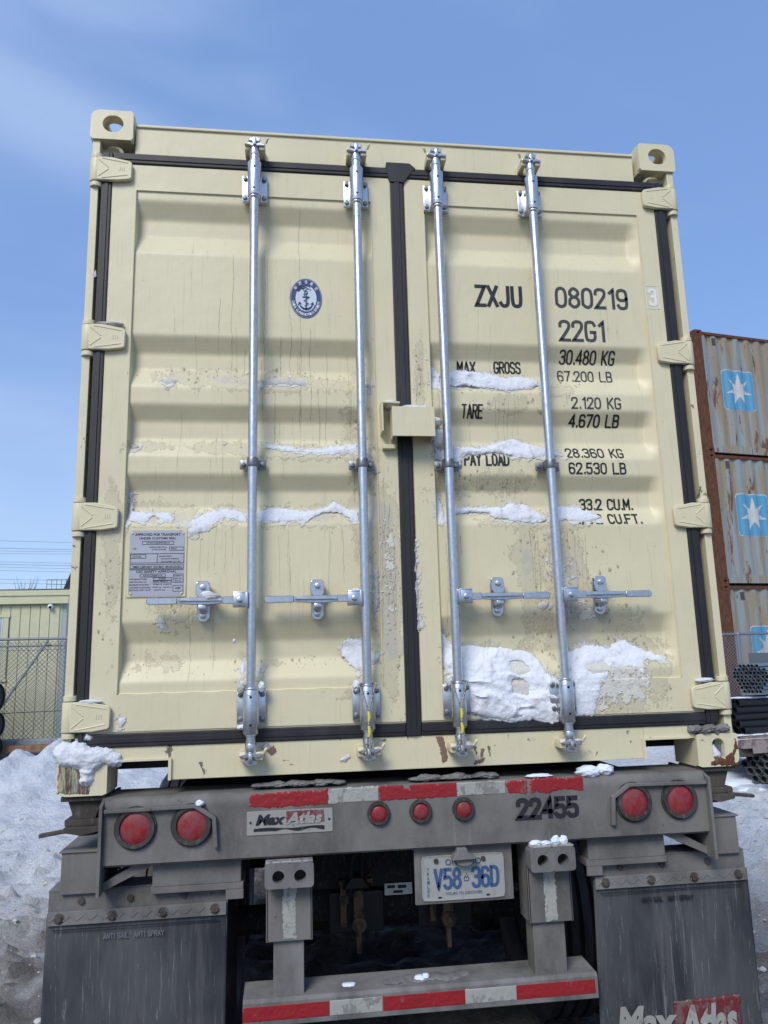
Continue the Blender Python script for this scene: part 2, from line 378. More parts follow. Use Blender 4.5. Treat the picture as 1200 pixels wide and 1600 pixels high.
def patch(name, poly, holes, yf, tmax, cell=.0035, seed=1, rag=.012, soft=.014, lump=.9, grow=0.0, fadew=.014):
    P = np.array(poly); x0, z0 = P.min(0)-.015-rag; x1, z1 = P.max(0)+.015+rag
    xs = np.arange(x0, x1, cell); zs = np.arange(z0, z1, cell); X, Zc = np.meshgrid(xs, zs)
    d = sdf_poly(X, Zc, P)+grow
    for h in holes: d = np.minimum(d, -sdf_poly(X, Zc, h))
    d = d+(fbm(X*45, Zc*45, 4, seed)-.5)*2*rag
    d = d+(fbm(X*160, Zc*160, 3, seed+5)-.5)*rag*1.1
    t = tmax*(1-np.exp(-np.clip(d, 0, None)/soft))*(1-lump*.5+lump*fbm(X*22, Zc*22, 5, seed+9))
    t = t+np.clip(d, 0, .01)*(fbm(X*110, Zc*110, 3, seed+3)-.5)*.22
    if tmax > .012: t = t*(.45+1.1*fbm(X*9+.8*Zc*9, Zc*11-X*4, 3, seed+13)); t = t+np.clip(d, 0, .02)*np.clip(1-np.abs(fbm(X*7+Zc*5, Zc*8, 3, seed+23)-.5)*14, 0, 1)*.35
    t = np.where(d > 0, t, -.003)
    keep = (np.maximum.reduce([d[:-1, :-1], d[1:, :-1], d[:-1, 1:], d[1:, 1:]]) > 0)
    # X right, Z up, facing -y: wind accordingly
    Yb = (yf(X, Zc)+yf(X, Zc+.012)+yf(X, Zc-.012)+yf(X+.01, Zc)+yf(X-.01, Zc))/5 if tmax > .002 else yf(X, Zc)
    if tmax > .002:
        for q_ in (.022, .034): Yb = Yb*.5+(yf(X, Zc+q_)+yf(X, Zc-q_))*.25
    me, used = grid_mesh(name, X, Yb-t-.0008, Zc, keep)
    at = me.attributes.new('cover', 'FLOAT', 'POINT'); at.data.foreach_set('value', np.clip(d/fadew, 0, 1).reshape(-1)[used].astype(np.float32))
    return me

# stroke lettering (plain outline strokes laid on a surface)
def _loop(x0, x1, y0, y1, r=.15):
    return [(x0, y0+r), (x0, y1-r), (x0+r, y1), (x1-r, y1), (x1, y1-r), (x1, y0+r), (x1-r, y0), (x0+r, y0), (x0, y0+r)]
W_ = .46
def S3(p): return [p, p, p]
GL = {
 '0': [_loop(0, W_, 0, 1)], 'O': [_loop(0, W_, 0, 1)], '8': [_loop(.02, W_-.02, .54, 1), _loop(0, W_, 0, .54)],
 '1': [[(.06, .82), *S3((.24, 1)), (.24, 0)]],
 '2': [[(0, .74), (0, .9), (.12, 1), (.34, 1), (W_, .9), (W_, .68), (.3, .42), *S3((0, 0)), (W_, 0)]],
 '3': [[(0, .84), (.08, 1), (.36, 1), (W_, .9), (W_, .64), (.36, .54), (.18, .54)], [(.3, .54), (W_, .44), (W_, .12), (.36, 0), (.08, 0), (0, .16)]],
 '4': [[(.36, 0), *S3((.36, 1)), *S3((0, .3)), (W_, .3)]],
 '5': [[(.43, 1), *S3((.05, 1)), *S3((.03, .55)), (.3, .61), (W_, .5), (W_, .12), (.34, 0), (.1, 0), (0, .14)]],
 '6': [[(.44, .84), (.36, 1), (.1, 1), (0, .88), (0, .12), (.12, 0), (.34, 0), (W_, .12), (W_, .44), (.34, .56), (.12, .56), (0, .46)]],
 '7': [[(0, 1), *S3((W_, 1)), (.14, 0)]],
 '9': [[(.02, .16), (.1, 0), (.36, 0), (W_, .12), (W_, .88), (.34, 1), (.12, 1), (0, .88), (0, .56), (.12, .44), (.34, .44), (W_, .54)]],
 'Z': [[(0, 1), *S3((W_, 1)), *S3((0, 0)), (W_, 0)]], 'X': [[(0, 0), (W_, 1)], [(0, 1), (W_, 0)]],
 'J': [[(W_-.04, 1), (W_-.04, .12), (.3, 0), (.1, 0), (0, .16)]], 'U': [[(0, 1), (0, .14), (.12, 0), (.34, 0), (W_, .14), (W_, 1)]],
 'G': [[(W_, .82), (.38, 1), (.1, 1), (0, .88), (0, .12), (.1, 0), (.36, 0), (W_, .12), *S3((W_, .45)), (.26, .45)]],
 'M': [[(0, 0), *S3((0, 1)), *S3((.25, .35)), *S3((.5, 1)), (.5, 0)]], 'A': [[(0, 0), *S3((.24, 1)), (.48, 0)], [(.08, .3), (.4, .3)]],
 'R': [[(0, 0), *S3((0, 1)), (.36, 1), (W_, .9), (W_, .6), (.36, .5), (0, .5)], [(.24, .5), (W_, 0)]],
 'S': [[(W_, .84), (.38, 1), (.1, 1), (0, .9), (0, .64), (.1, .54), (.36, .48), (W_, .38), (W_, .1), (.36, 0), (.1, 0), (0, .16)]],
 'T': [[(0, 1), (W_, 1)], [(W_/2, 1), (W_/2, 0)]], 'E': [[(W_, 1), *S3((0, 1)), *S3((0, 0)), (W_, 0)], [(0, .52), (.36, .52)]],
 'F': [[(W_, 1), *S3((0, 1)), (0, 0)], [(0, .52), (.36, .52)]], 'L': [[(0, 1), *S3((0, 0)), (W_, 0)]],
 'K': [[(0, 0), (0, 1)], [(W_, 1), (0, .38)], [(.14, .52), (W_, 0)]],
 'B': [[(0, 0), *S3((0, 1)), (.34, 1), (.43, .9), (.43, .62), (.34, .54), (0, .54)], [(0, .54), (.36, .54), (W_, .44), (W_, .1), (.36, 0), (0, 0)]],
 'P': [[(0, 0), *S3((0, 1)), (.36, 1), (W_, .9), (W_, .58), (.36, .48), (0, .48)]], 'Y': [[(0, 1), (.23, .5), (W_, 1)], [(.23, .5), (.23, 0)]],
 'D': [[(0, 0), *S3((0, 1)), (.3, 1), (W_, .84), (W_, .16), (.3, 0), (0, 0)]], 'C': [[(W_, .82), (.38, 1), (.1, 1), (0, .88), (0, .12), (.1, 0), (.36, 0), (W_, .18)]],
 'V': [[(0, 1), *S3((.23, 0)), (W_, 1)]], 'I': [[(.08, 0), (.08, 1)]], 'N': [[(0, 0), *S3((0, 1)), *S3((W_, 0)), (W_, 1)]],
 '.': [[(.06, 0), (.06, .09)]], ',': [[(.08, .08), (.03, -.08)]], 'H': [[(0, 0), (0, 1)], [(W_, 0), (W_, 1)], [(0, .5), (W_, .5)]],
}
ADV = {'.': .26, ',': .26, ' ': .46, '1': .46, 'I': .3, 'M': .72, 'A': .66}
def chaikin(p, n=2):
    for _ in range(n):
        q = [p[0]]
        for a, b in zip(p, p[1:]):
            q += [(a[0]*.75+b[0]*.25, a[1]*.75+b[1]*.25), (a[0]*.25+b[0]*.75, a[1]*.25+b[1]*.75)]
        q.append(p[-1]); p = q
    return p
def strokes(body, x0, x1, z0, z1, sw, yf, dep=.0012, shear=0.0):
    adv = 0; seq = []
    for c in body:
        seq.append((c, adv)); adv += ADV.get(c, .66)
    tot = adv-.2; sx = (x1-x0-sw)/tot; sz = (z1-z0-sw); bm = bmesh.new(); lay = 0
    for c, a in seq:
        for pl in GL.get(c, []):
            lay += 1
            pts = chaikin(pl, 2)
            Q = [Vector((x0+sw/2+(a+p[0])*sx+shear*p[1]*sz, z0+sw/2+p[1]*sz)) for p in pts]
            R = [Q[0]]
            for q in Q[1:]:
                d = (q-R[-1]).length
                if d < 1e-4: continue
                k = max(1, int(d/.007))
                R += [R[-1].lerp(q, (j+1)/k) for j in range(k)]
            closed = (R[0]-R[-1]).length < 1e-4
            d0 = (R[1]-R[0]).normalized()
            if not closed: R[0] = R[0]-d0*sw*.4; R[-1] = R[-1]+(R[-1]-R[-2]).normalized()*sw*.4
            prev = None; n = len(R)
            for i, r in enumerate(R):
                A = R[i-1] if i else (R[-2] if closed else R[0]); B = R[i+1] if i < n-1 else (R[1] if closed else R[-1])
                t1 = (r-A); t2 = (B-r)
                t1 = t1.normalized() if t1.length > 1e-9 else t2.normalized(); t2 = t2.normalized() if t2.length > 1e-9 else t1
                nn = Vector((-(t1.y+t2.y), t1.x+t2.x))
                if nn.length < 1e-6: nn = Vector((-t2.y, t2.x))
                nn.normalize(); k = 1/max(.5, nn.dot(Vector((-t2.y, t2.x))))
                L, Rr = r+nn*sw/2*k, r-nn*sw/2*k
                ys = dep+lay*.00003
                vL = bm.verts.new((L.x, float(yf(np.array(L.x), np.array(L.y)))-ys, L.y)); vR = bm.verts.new((Rr.x, float(yf(np.array(Rr.x), np.array(Rr.y)))-ys, Rr.y))
                if prev: bm.faces.new((prev[0], prev[1], vR, vL))
                prev = (vL, vR)
    for f in bm.faces:
        f.normal_update()
        if f.normal.y > 0: f.normal_flip()
    me = bpy.data.meshes.new('marking'); bm.to_mesh(me); bm.free(); return me
def print_text(body, x0, x1, z0, z1, y, bold=0, shear=0, depth=0.0):
    cu = bpy.data.curves.new('t', 'FONT'); cu.body = body; cu.size = 1; cu.offset = bold; cu.shear = shear; cu.extrude = depth; cu.resolution_u = 3
    o = bpy.data.objects.new('t', cu); COL.objects.link(o)
    dg = bpy.context.evaluated_depsgraph_get(); dg.update()
    me = bpy.data.meshes.new_from_object(o.evaluated_get(dg)); bpy.data.objects.remove(o); bpy.data.curves.remove(cu)
    n = len(me.vertices); co = np.zeros(n*3, np.float32); me.vertices.foreach_get('co', co); co = co.reshape(-1, 3)
    a, b = co.min(0), co.max(0)
    out = np.stack([x0+(co[:, 0]-a[0])/(b[0]-a[0])*(x1-x0), np.full(n, y)-co[:, 2]*.0, z0+(co[:, 1]-a[1])/(b[1]-a[1])*(z1-z0)], 1)
    if depth: out[:, 1] = np.where(co[:, 2] > 0, y-depth, y+.001)
    me.vertices.foreach_set('co', out.astype(np.float32).ravel()); me.update(); me.materials.clear(); return me
def join(ms, name):
    b = bmesh.new()
    for m in ms: b.from_mesh(m); bpy.data.meshes.remove(m)
    me = bpy.data.meshes.new(name); b.to_mesh(me); b.free(); return me

# outlines of the snow stuck on the container: (x, z) in metres on the door face
OUTLINES={
 'L1':[(-1.03, 1.052), (-1.014, 1.045), (-1.003, 0.979), (-0.949, 0.977), (-0.882, 0.972), (-0.859, 0.949), (-0.851, 0.923), (-0.908, 0.932), (-0.935, 0.951), (-0.961, 0.925), (-1.023, 0.928), (-1.032, 0.989)],
 'L2':[(-0.815, 0.93), (-0.773, 0.96), (-0.728, 0.984), (-0.659, 0.989), (-0.599, 0.965), (-0.599, 0.927), (-0.647, 0.936), (-0.682, 0.946), (-0.709, 0.922), (-0.745, 0.896), (-0.794, 0.88), (-0.817, 0.897)],
 'L3':[(-0.567, 0.965), (-0.52, 0.991), (-0.474, 0.993), (-0.403, 0.979), (-0.333, 0.984), (-0.29, 1.003), (-0.285, 1.022), (-0.225, 0.991), (-0.185, 0.976), (-0.181, 0.918), (-0.219, 0.933), (-0.25, 0.964), (-0.297, 0.967), (-0.338, 0.955), (-0.38, 0.926), (-0.474, 0.926), (-0.562, 0.926)],
 'L4':[(-0.549, 1.235), (-0.473, 1.231), (-0.402, 1.216), (-0.33, 1.222), (-0.258, 1.233), (-0.184, 1.241), (-0.18, 1.198), (-0.282, 1.185), (-0.354, 1.187), (-0.45, 1.201), (-0.54, 1.213)],
 'L5':[(-0.558, 1.489), (-0.473, 1.496), (-0.401, 1.498), (-0.376, 1.483), (-0.384, 1.46), (-0.473, 1.46), (-0.55, 1.456)],
 'L6':[(-0.255, 0.495), (-0.234, 0.505), (-0.176, 0.502), (-0.153, 0.474), (-0.155, 0.401), (-0.165, 0.372), (-0.201, 0.378), (-0.235, 0.408), (-0.262, 0.438)],
 'L6b':[(-0.154, 0.451), (-0.121, 0.446), (-0.115, 0.414), (-0.155, 0.401)],
 'L7':[(-0.621, 0.414), (-0.602, 0.435), (-0.594, 0.336), (-0.612, 0.308), (-0.625, 0.366)],
 'L7b':[(-0.564, 0.421), (-0.541, 0.412), (-0.548, 0.377), (-0.563, 0.364)],
 'L8':[(-0.933, 1.481), (-0.896, 1.492), (-0.863, 1.482), (-0.871, 1.457), (-0.908, 1.446)],
 'L9':[(-0.15, 1.477), (-0.123, 1.467), (-0.126, 1.436), (-0.146, 1.436)],
 'L10':[(-0.149, 1.171), (-0.118, 1.156), (-0.102, 1.117), (-0.124, 1.107), (-0.153, 1.121)],
 'L11':[(-0.92, 0.585), (-0.898, 0.594), (-0.884, 0.558), (-0.87, 0.539), (-0.897, 0.542), (-0.914, 0.558)],
 'L12':[(-1.033, 0.249), (-1.003, 0.252), (-1.01, 0.21), (-1.029, 0.215)],
 'L13':[(-1.03, 1.227), (-1.002, 1.228), (-0.984, 1.211), (-1.017, 1.203)],
 'L14':[(-0.14, 0.748), (-0.118, 0.759), (-0.111, 0.653), (-0.127, 0.572), (-0.144, 0.584)],
 'R1':[(0.102, 1.583), (0.125, 1.562), (0.154, 1.531), (0.151, 1.452), (0.108, 1.456), (0.1, 1.525)],
 'R1b':[(0.175, 1.534), (0.214, 1.554), (0.278, 1.548), (0.343, 1.546), (0.407, 1.521), (0.473, 1.531), (0.553, 1.516), (0.556, 1.481), (0.508, 1.464), (0.429, 1.452), (0.351, 1.459), (0.274, 1.468), (0.177, 1.468)],
 'R2':[(0.102, 1.244), (0.136, 1.219), (0.187, 1.235), (0.313, 1.231), (0.379, 1.257), (0.418, 1.271), (0.507, 1.246), (0.601, 1.223), (0.635, 1.187), (0.567, 1.177), (0.489, 1.173), (0.413, 1.183), (0.35, 1.201), (0.26, 1.187), (0.22, 1.179), (0.223, 1.144), (0.187, 1.113), (0.157, 1.12), (0.134, 1.168), (0.105, 1.178)],
 'R2c':[(0.105, 1.329), (0.126, 1.337), (0.139, 1.291), (0.137, 1.239), (0.107, 1.239)],
 'R3':[(0.105, 1.068), (0.129, 1.048), (0.145, 1.0), (0.144, 0.927), (0.128, 0.905), (0.104, 0.924), (0.1, 0.988)],
 'R3b':[(0.171, 0.993), (0.238, 0.991), (0.301, 0.991), (0.376, 0.995), (0.41, 1.011), (0.478, 1.003), (0.527, 0.965), (0.555, 0.933), (0.498, 0.913), (0.398, 0.931), (0.336, 0.938), (0.319, 0.961), (0.262, 0.966), (0.175, 0.956)],
 'R3c':[(0.585, 0.993), (0.657, 0.998), (0.721, 0.978), (0.773, 0.947), (0.745, 0.925), (0.665, 0.922), (0.586, 0.933)],
 'R4':[(0.104, 0.532), (0.129, 0.509), (0.156, 0.476), (0.199, 0.47), (0.343, 0.458), (0.451, 0.441), (0.481, 0.41), (0.502, 0.363), (0.549, 0.332), (0.559, 0.267), (0.549, 0.2), (0.532, 0.171), (0.498, 0.161), (0.435, 0.186), (0.35, 0.175), (0.257, 0.196), (0.199, 0.216), (0.186, 0.302), (0.141, 0.348), (0.105, 0.39)],
 'R4s':[(0.199, 0.324), (0.258, 0.327), (0.327, 0.289), (0.384, 0.24), (0.406, 0.206), (0.345, 0.186), (0.252, 0.202), (0.201, 0.226)],
 'R5':[(0.576, 0.429), (0.675, 0.462), (0.762, 0.45), (0.802, 0.475), (0.844, 0.472), (0.887, 0.442), (0.978, 0.407), (0.978, 0.386), (0.902, 0.388), (0.883, 0.339), (0.863, 0.346), (0.817, 0.364), (0.753, 0.354), (0.712, 0.309), (0.69, 0.252), (0.671, 0.2), (0.629, 0.197), (0.576, 0.199), (0.569, 0.336)],
 'R6':[(0.534, 0.888), (0.563, 0.898), (0.57, 0.789), (0.578, 0.679), (0.553, 0.679), (0.538, 0.765)],
 'R7':[(0.004, 0.842), (0.024, 0.852), (0.03, 0.675), (0.034, 0.523), (0.013, 0.523), (0.006, 0.675)],
 'R8':[(0.64, 0.574), (0.69, 0.593), (0.714, 0.578), (0.686, 0.554), (0.648, 0.55)],
 'R9':[(0.49, 0.611), (0.524, 0.632), (0.54, 0.607), (0.506, 0.584)],
 'holeA':[(0.373, 0.397), (0.412, 0.4), (0.43, 0.374), (0.404, 0.354), (0.376, 0.369)],
 'holeB':[(0.364, 0.333), (0.408, 0.336), (0.43, 0.308), (0.415, 0.286), (0.372, 0.296)],
 'holeC':[(0.668, 0.375), (0.731, 0.39), (0.724, 0.359), (0.679, 0.356)],
 'S1':[(-0.551, 0.14), (-0.523, 0.154), (-0.509, 0.128), (-0.536, 0.108)],
 'S2':[(-0.279, 0.086), (-0.238, 0.104), (-0.232, 0.087), (-0.252, 0.068), (-0.275, 0.071)],
 'S3':[(-0.025, 0.104), (0.003, 0.112), (0.021, 0.103), (-0.002, 0.095)],
 'S4':[(-0.601, 0.11), (-0.573, 0.113), (-0.566, 0.075), (-0.592, 0.072)],
 'C1':[(-1.232, 0.138), (-1.227, 0.158), (-1.199, 0.178), (-1.17, 0.172), (-1.163, 0.193), (-1.15, 0.176), (-1.112, 0.158), (-1.06, 0.152), (-1.017, 0.125), (-1.002, 0.104), (-1.026, 0.088), (-1.068, 0.094), (-1.096, 0.079), (-1.097, 0.047), (-1.118, 0.027), (-1.143, 0.043), (-1.149, 0.081), (-1.18, 0.091), (-1.211, 0.096), (-1.224, 0.113)],
 'G1':[(-1.191, 0.333), (-1.175, 0.339), (-1.169, 0.305), (-1.186, 0.301)],
 'G2':[(-1.143, 0.194), (-1.127, 0.21), (-1.105, 0.189), (-1.113, 0.177), (-1.138, 0.177)],
 'G3':[(-1.183, 1.911), (-1.162, 1.907), (-1.163, 1.864), (-1.182, 1.874)],
}
# ================================================================ ground
Z0 = 1.25                                    # container base above the ground
def gheight(x, y):
    h = (fbm(x*.5, y*.5, 4, 3)-.5)*.10
    h = h+(fbm(x*3.2, y*3.2, 4, 5)-.5)*.13*np.clip(1.3-np.abs(y-3)/14, .3, 1)
    h = h+np.clip(fbm(x*7, y*7, 4, 21)-.44, 0, 1)*.24*np.clip(1.2-np.abs(y-2)/8, 0, 1)
    h = h+np.clip(.10-np.abs(fbm(x*1.7+3, y*1.7, 4, 33)-.5), 0, 1)*.55*np.clip(1.2-np.abs(y-3)/8, 0, 1)
    h = h-.05*np.exp(-((np.abs(x)-.95)/.45)**2)
    h = h*np.clip(np.abs(y-1.4)/1.0+np.clip(np.abs(x)-1.4, 0, 1), .35, 1)
    rid = .38*np.exp(-((x+3.72)/.26)**2-((y-9.3)/.9)**2)+.40*np.exp(-((x+4.27)/.26)**2-((y-9.3)/.8)**2)
    rid = rid+.34*np.exp(-((x+2.9)/1.2)**2-((y-9.2)/1.5)**2)+.12*np.exp(-((x+4.4)/1.4)**2-((y-7.8)/1.5)**2)
    rid = rid*(.85+.4*fbm(x*2.2, y*2.2, 3, 11))
    rt = .34*np.exp(-((x-4.6)/1.7)**2-((y-7.6)/2.0)**2)+.30/(1+np.exp(-(y-9.0)*1.6))*np.clip((x-2)/2, 0, 1)
    far = .12*(fbm(x*.03, y*.03, 3, 2)-.5)
    return h+rid+rt+far
def axis(a, b, fine0, fine1, step, grow=1.22):
    v = list(np.arange(fine0, fine1, step)); s = step
    x = v[-1]
    while x < b: s *= grow; x += s; v.append(x)
    s = step; x = v[0]
    while x > a: s *= grow; x -= s; v.insert(0, x)
    return np.array(v)
gx = axis(-900, 900, -7, 7.5, .05); gy = axis(-400, 1500, -1.5, 13, .055)
GX, GY = np.meshgrid(gx, gy)
me, used = grid_mesh('snow_ground', GX, GY, gheight(GX, GY))
m = MatB('yard_snow', (.78, .81, .86, 1), .75, spec=.25)
X = m.sep(0); Y = m.sep(1)
wob = m.math('MULTIPLY', m.math('SUBTRACT', m.noise(.9, 6, (1, 1, 1), .65), .5), 1.7)
# ploughed and driven-on strip along the trailer, dirtier close to it
ax_ = m.math('ADD', m.math('ABSOLUTE', m.math('ADD', X, .4)), wob)
near = m.rng(ax_, 2.4, 1.3)
along = m.rng(m.math('ADD', Y, wob), 3.7, 1.5)
dirt = m.math('MAXIMUM', m.math('MULTIPLY', near, m.rng(Y, 5.0, 2.4)), along)
crumbs = m.rng(m.noise(6, 8, (1, 1, 1), .75), .40, .62)
m.mix(m.math('MULTIPLY', dirt, m.rng(m.noise(2.2, 7, (1, 1, 1), .7), .28, .56, .15, .92)), (.235, .205, .175, 1))
m.mix(m.math('MULTIPLY', m.math('MULTIPLY', m.rng(m.math('ADD', Y, wob), 2.6, .6), m.rng(m.noise(4, 6), .30, .6, .45, .95)), crumbs), (.125, .105, .088, 1))
m.mix(m.math('MULTIPLY', m.rng(m.noise(19, 7, (1, 1, 1), .75), .60, .68, 0, .8), m.math('MAXIMUM', dirt, .12)), (.10, .078, .06, 1))
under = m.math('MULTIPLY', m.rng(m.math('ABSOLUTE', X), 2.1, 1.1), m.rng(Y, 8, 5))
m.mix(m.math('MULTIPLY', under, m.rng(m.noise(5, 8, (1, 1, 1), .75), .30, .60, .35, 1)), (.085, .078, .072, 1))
m.mix(m.rng(m.noise(34, 4, (1, 1, 1), .75), .73, .78, 0, .5), (.22, .19, .16, 1))
m.mix(m.rng(m.noise(1.1, 5, (1, 1, 1), .6, 0, (4, 0, 0)), .45, .7, 0, .2), (.50, .52, .56, 1))
m.addbump(m.noise(60, 5, rough=.7), .8, .02); m.addbump(m.noise(13, 7, rough=.72), 1.0, .07)
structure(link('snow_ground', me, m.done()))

# ================================================================ container
cont = thing('shipping_container', 'cream shipping container with two closed rear doors, standing on the grey chassis', 'container', (0, 0, Z0))
Wd, Hd, Ld = 1.219, 2.591, 6.058
CAMX = {}
# --- door surface profile
PR = [(2.215, 2.149, 2.078, 1.992), (1.653, 1.592, 1.527, 1.449), (1.38, 1.321, 1.252, 1.181), (1.112, 1.052, .990, .918), (.573, .500, .435, .366)]
zs_p, ds_p = [0.0], [0.0]
for a, b, c, d in reversed(PR): zs_p += [d, c, b, a]; ds_p += [0, 1, 1, 0]
zs_p.append(3); ds_p.append(0)
zs_p = np.array(zs_p); ds_p = np.array(ds_p, float)
PX = {'L': (-1.037, -.113), 'R': (.105, 1.026)}
STY, PY, DEP = .010, .017, .036
def rec(z):
    z = np.asarray(z, float); s = 0
    for o in (-.006, -.003, 0, .003, .006): s = s+np.interp(z+o, zs_p, ds_p)
    return s/5
def yface(x, z):
    x = np.asarray(x, float); z = np.asarray(z, float)
    y = np.full(np.broadcast(x, z).shape, STY)
    for a, b in PX.values():
        e = np.clip(np.minimum((x-a)/.007, (b-x)/.042), 0, 1)
        inside = (x > a) & (x < b) & (z > .326) & (z < 2.252)
        y = np.where(inside, PY+DEP*rec(z)*e, y)
    return y
GR = [(-.97, .955,.16, .06, 1), (-.62, .955,.22, .05, .8), (-.3, .955, .25, .05, .8), (-.4, 1.2, .22, .04, 1), (-.42, 1.47, .22, .05, 1), (-.75, 1.49, .22, .05, .9),
      (-.95, 1.22, .10, .03, .8), (-.7, 1.22, .18, .035, .6), (-.075, .75, .045, .28, 1.3), (-.15, .9, .05, .30, .7), (-.08, .45, .03, .2, 1), (-.2, 1.2, .04, .3, .5), (.06, 1.5, .03, .18, .8),
      (.45, .75, .05, .2, 1.1), (.62, .72, .08, .18, 1.2), (.42, 1.40, .12, .05, .9), (.40, 1.09, .10, .05, .7), (.62, 1.46, .1, .03, .8), (.2, 1.05, .12, .06, .5), (.75, .3, .2, .12, 1.1),
      (.78, .42, .22, .1, .8), (.62, .55, .1, .12, .7), (.3, .45, .25, .05, .4), (-.85, .6, .12, .08, .6), (-1.07, .8, .03, .3, .9), (-.9, .43, .14, .05, .5), (-.55, .42, .1, .02, .8), (.72, .57, .14, .05, .8),
      (.13, 1.18, .05, .08, .8), (-.35, 1.75, .2, .1, .25), (.9, 1.75, .15, .1, .12), (-.25, .3, .12, .04, .4), (.5, .93, .3, .03, .7), (-1.0, 2.0, .03, .3, .3)]
def grime(x, z):
    g = 0*x
    for cx, cz, sx, sz, a in GR: g = g+a*np.exp(-((x-cx)/sx)**2-((z-cz)/sz)**2)
    return np.clip(g, 0, 1.25)
DZ0, DZ1 = .196, 2.366
DX = {'L': (-1.131, -.026), 'R': (.024, 1.109)}
doors = {}
for k in 'LR':
    x0, x1 = DX[k]; a, b = PX[k]
    e = .0005
    xs = np.unique(np.concatenate([np.linspace(x0, a-e, 6), [a+e, a+.0035, a+.007, a+.012], np.linspace(a+.04, b-.06, 40), [b-.044, b-.040, b-.03, b-.02, b-.01, b-e], np.linspace(b+e, x1, 6)]))
    zs = np.unique(np.concatenate([np.arange(DZ0, DZ1, .0065), [.3255, .3265, 2.2515, 2.2525, DZ1]]))
    # rolled edges
    xs = np.concatenate([[x0, x0+.003], xs[1:-1], [x1-.003, x1]]); xs.sort()
    X, Zc = np.meshgrid(xs, zs); Y = yface(X, Zc)
    ed = np.minimum(np.minimum(X-x0, x1-X), np.minimum(Zc-DZ0, DZ1-Zc)); Y = Y+.018*(ed < 1e-6)
    me, used = grid_mesh('door', X, Y, Zc)
    at = me.attributes.new('grime', 'FLOAT', 'POINT')
    at.data.foreach_set('value', grime(X, Zc).reshape(-1)[used].astype(np.float32))
    doors[k] = link('door', me, CREAM_DOOR, cont, label='left door leaf with round emblem' if k == 'L' else 'right door leaf with stencilled numbers')
    # weld seams: thin raised lines
    g = G()
    for z in (.3265, 2.252):
        pts = [(a+(b-a)*i/30, PY+.0008, z+.0012*math.sin(i*1.7)) for i in range(31)]; g.tube(pts, .0028, 5)
    for x in (a, b):
        g.tube([(x, STY-.0008, .33+i*.0961) for i in range(21)], .0022, 5)
    part('weld_seam', g, CREAM, doors[k])
    # solid back so the leaf has thickness
    g = G(); g.box(x0+.002, x1-.002, .062, .075, DZ0+.002, DZ1-.002)
    for xa, xb in ((x0+.001, a-.002), (b+.002, x1-.001)): g.box(xa, xb, STY+.004, .062, DZ0+.001, DZ1-.001)
    for za, zb in ((DZ0+.001, .322), (2.256, DZ1-.001)): g.box(a-.001, b+.001, STY+.004, .062, za, zb)
    part('door_core', g, CREAM, doors[k])
dL, dR = doors['L'], doors['R']

# --- frame
g = G(); g.box(-1.052, 1.040, .030, .16, 2.409, 2.543, .004); g.box(-1.052, 1.040, .022, .05, 2.540, 2.552, .003)
part('door_header', g, CREAM, cont)
g = G()     # sill with a fork notch at each end
N0, N1 = -.857, .857
g.box(N0, N1, .012, .14, .038, .151, .003)
for s in (-1, 1):
    xa, xb = sorted((s*.857, s*1.058)); g.box(xa, xb, .012, .14, .104, .151, .002)
    pr = [(s*.857, .104), (s*.857, .038), (s*.847, .038), (s*.847, .110), (s*1.03, .110), (s*1.03, .104)]
    g.prism(pr, .002, .012)
part('door_sill', g, CREAM_WORN, cont)
for s in (-1, 1):
    g = G()
    xo, xi = s*1.210, s*1.180
    a, b = sorted((xo, xi)); g.box(a, b, .010, .10, .118, 2.462, .004)          # outer flange
    a, b = sorted((s*1.180, s*1.122)); g.box(a, b, .060, .10, .118, 2.462)       # recessed web
    part('corner_post', g, CREAM_WORN, cont, label='left corner post' if s < 0 else 'right corner post')
# corner castings
def stadium(cx, cz, w, h, n=32):
    r = min(w, h)/2; P = []
    for k in range(n):
        t = 2*PI*(k+.5)/n; c, s = math.cos(t), math.sin(t)
        P.append((cx+(w/2-r)*(1 if c > 0 else -1)+r*c, cz+(h/2-r)*(1 if s > 0 else -1)+r*s))
    return P
def rrect(cx, cz, w, h, inner, rads):   # outline sampled at the same directions as the hole
    P = []
    for k, (x, z) in enumerate(inner):
        t = 2*PI*(k+.5)/len(inner); c, s = math.cos(t), math.sin(t)
        f = 1/max(abs(c)/(w/2), abs(s)/(h/2)); x, z = f*c, f*s
        r = rads[(0 if c > 0 else 1) if s > 0 else (3 if c > 0 else 2)]     # ne nw sw se
        qx, qz = (w/2-r)*(1 if c > 0 else -1), (h/2-r)*(1 if s > 0 else -1)
        if abs(x) > abs(qx) and abs(z) > abs(qz) and r > 0:
            d = math.hypot(x-qx, z-qz); x, z = qx+(x-qx)*r/d, qz+(z-qz)*r/d
        P.append((cx+x, cz+z))
    return P
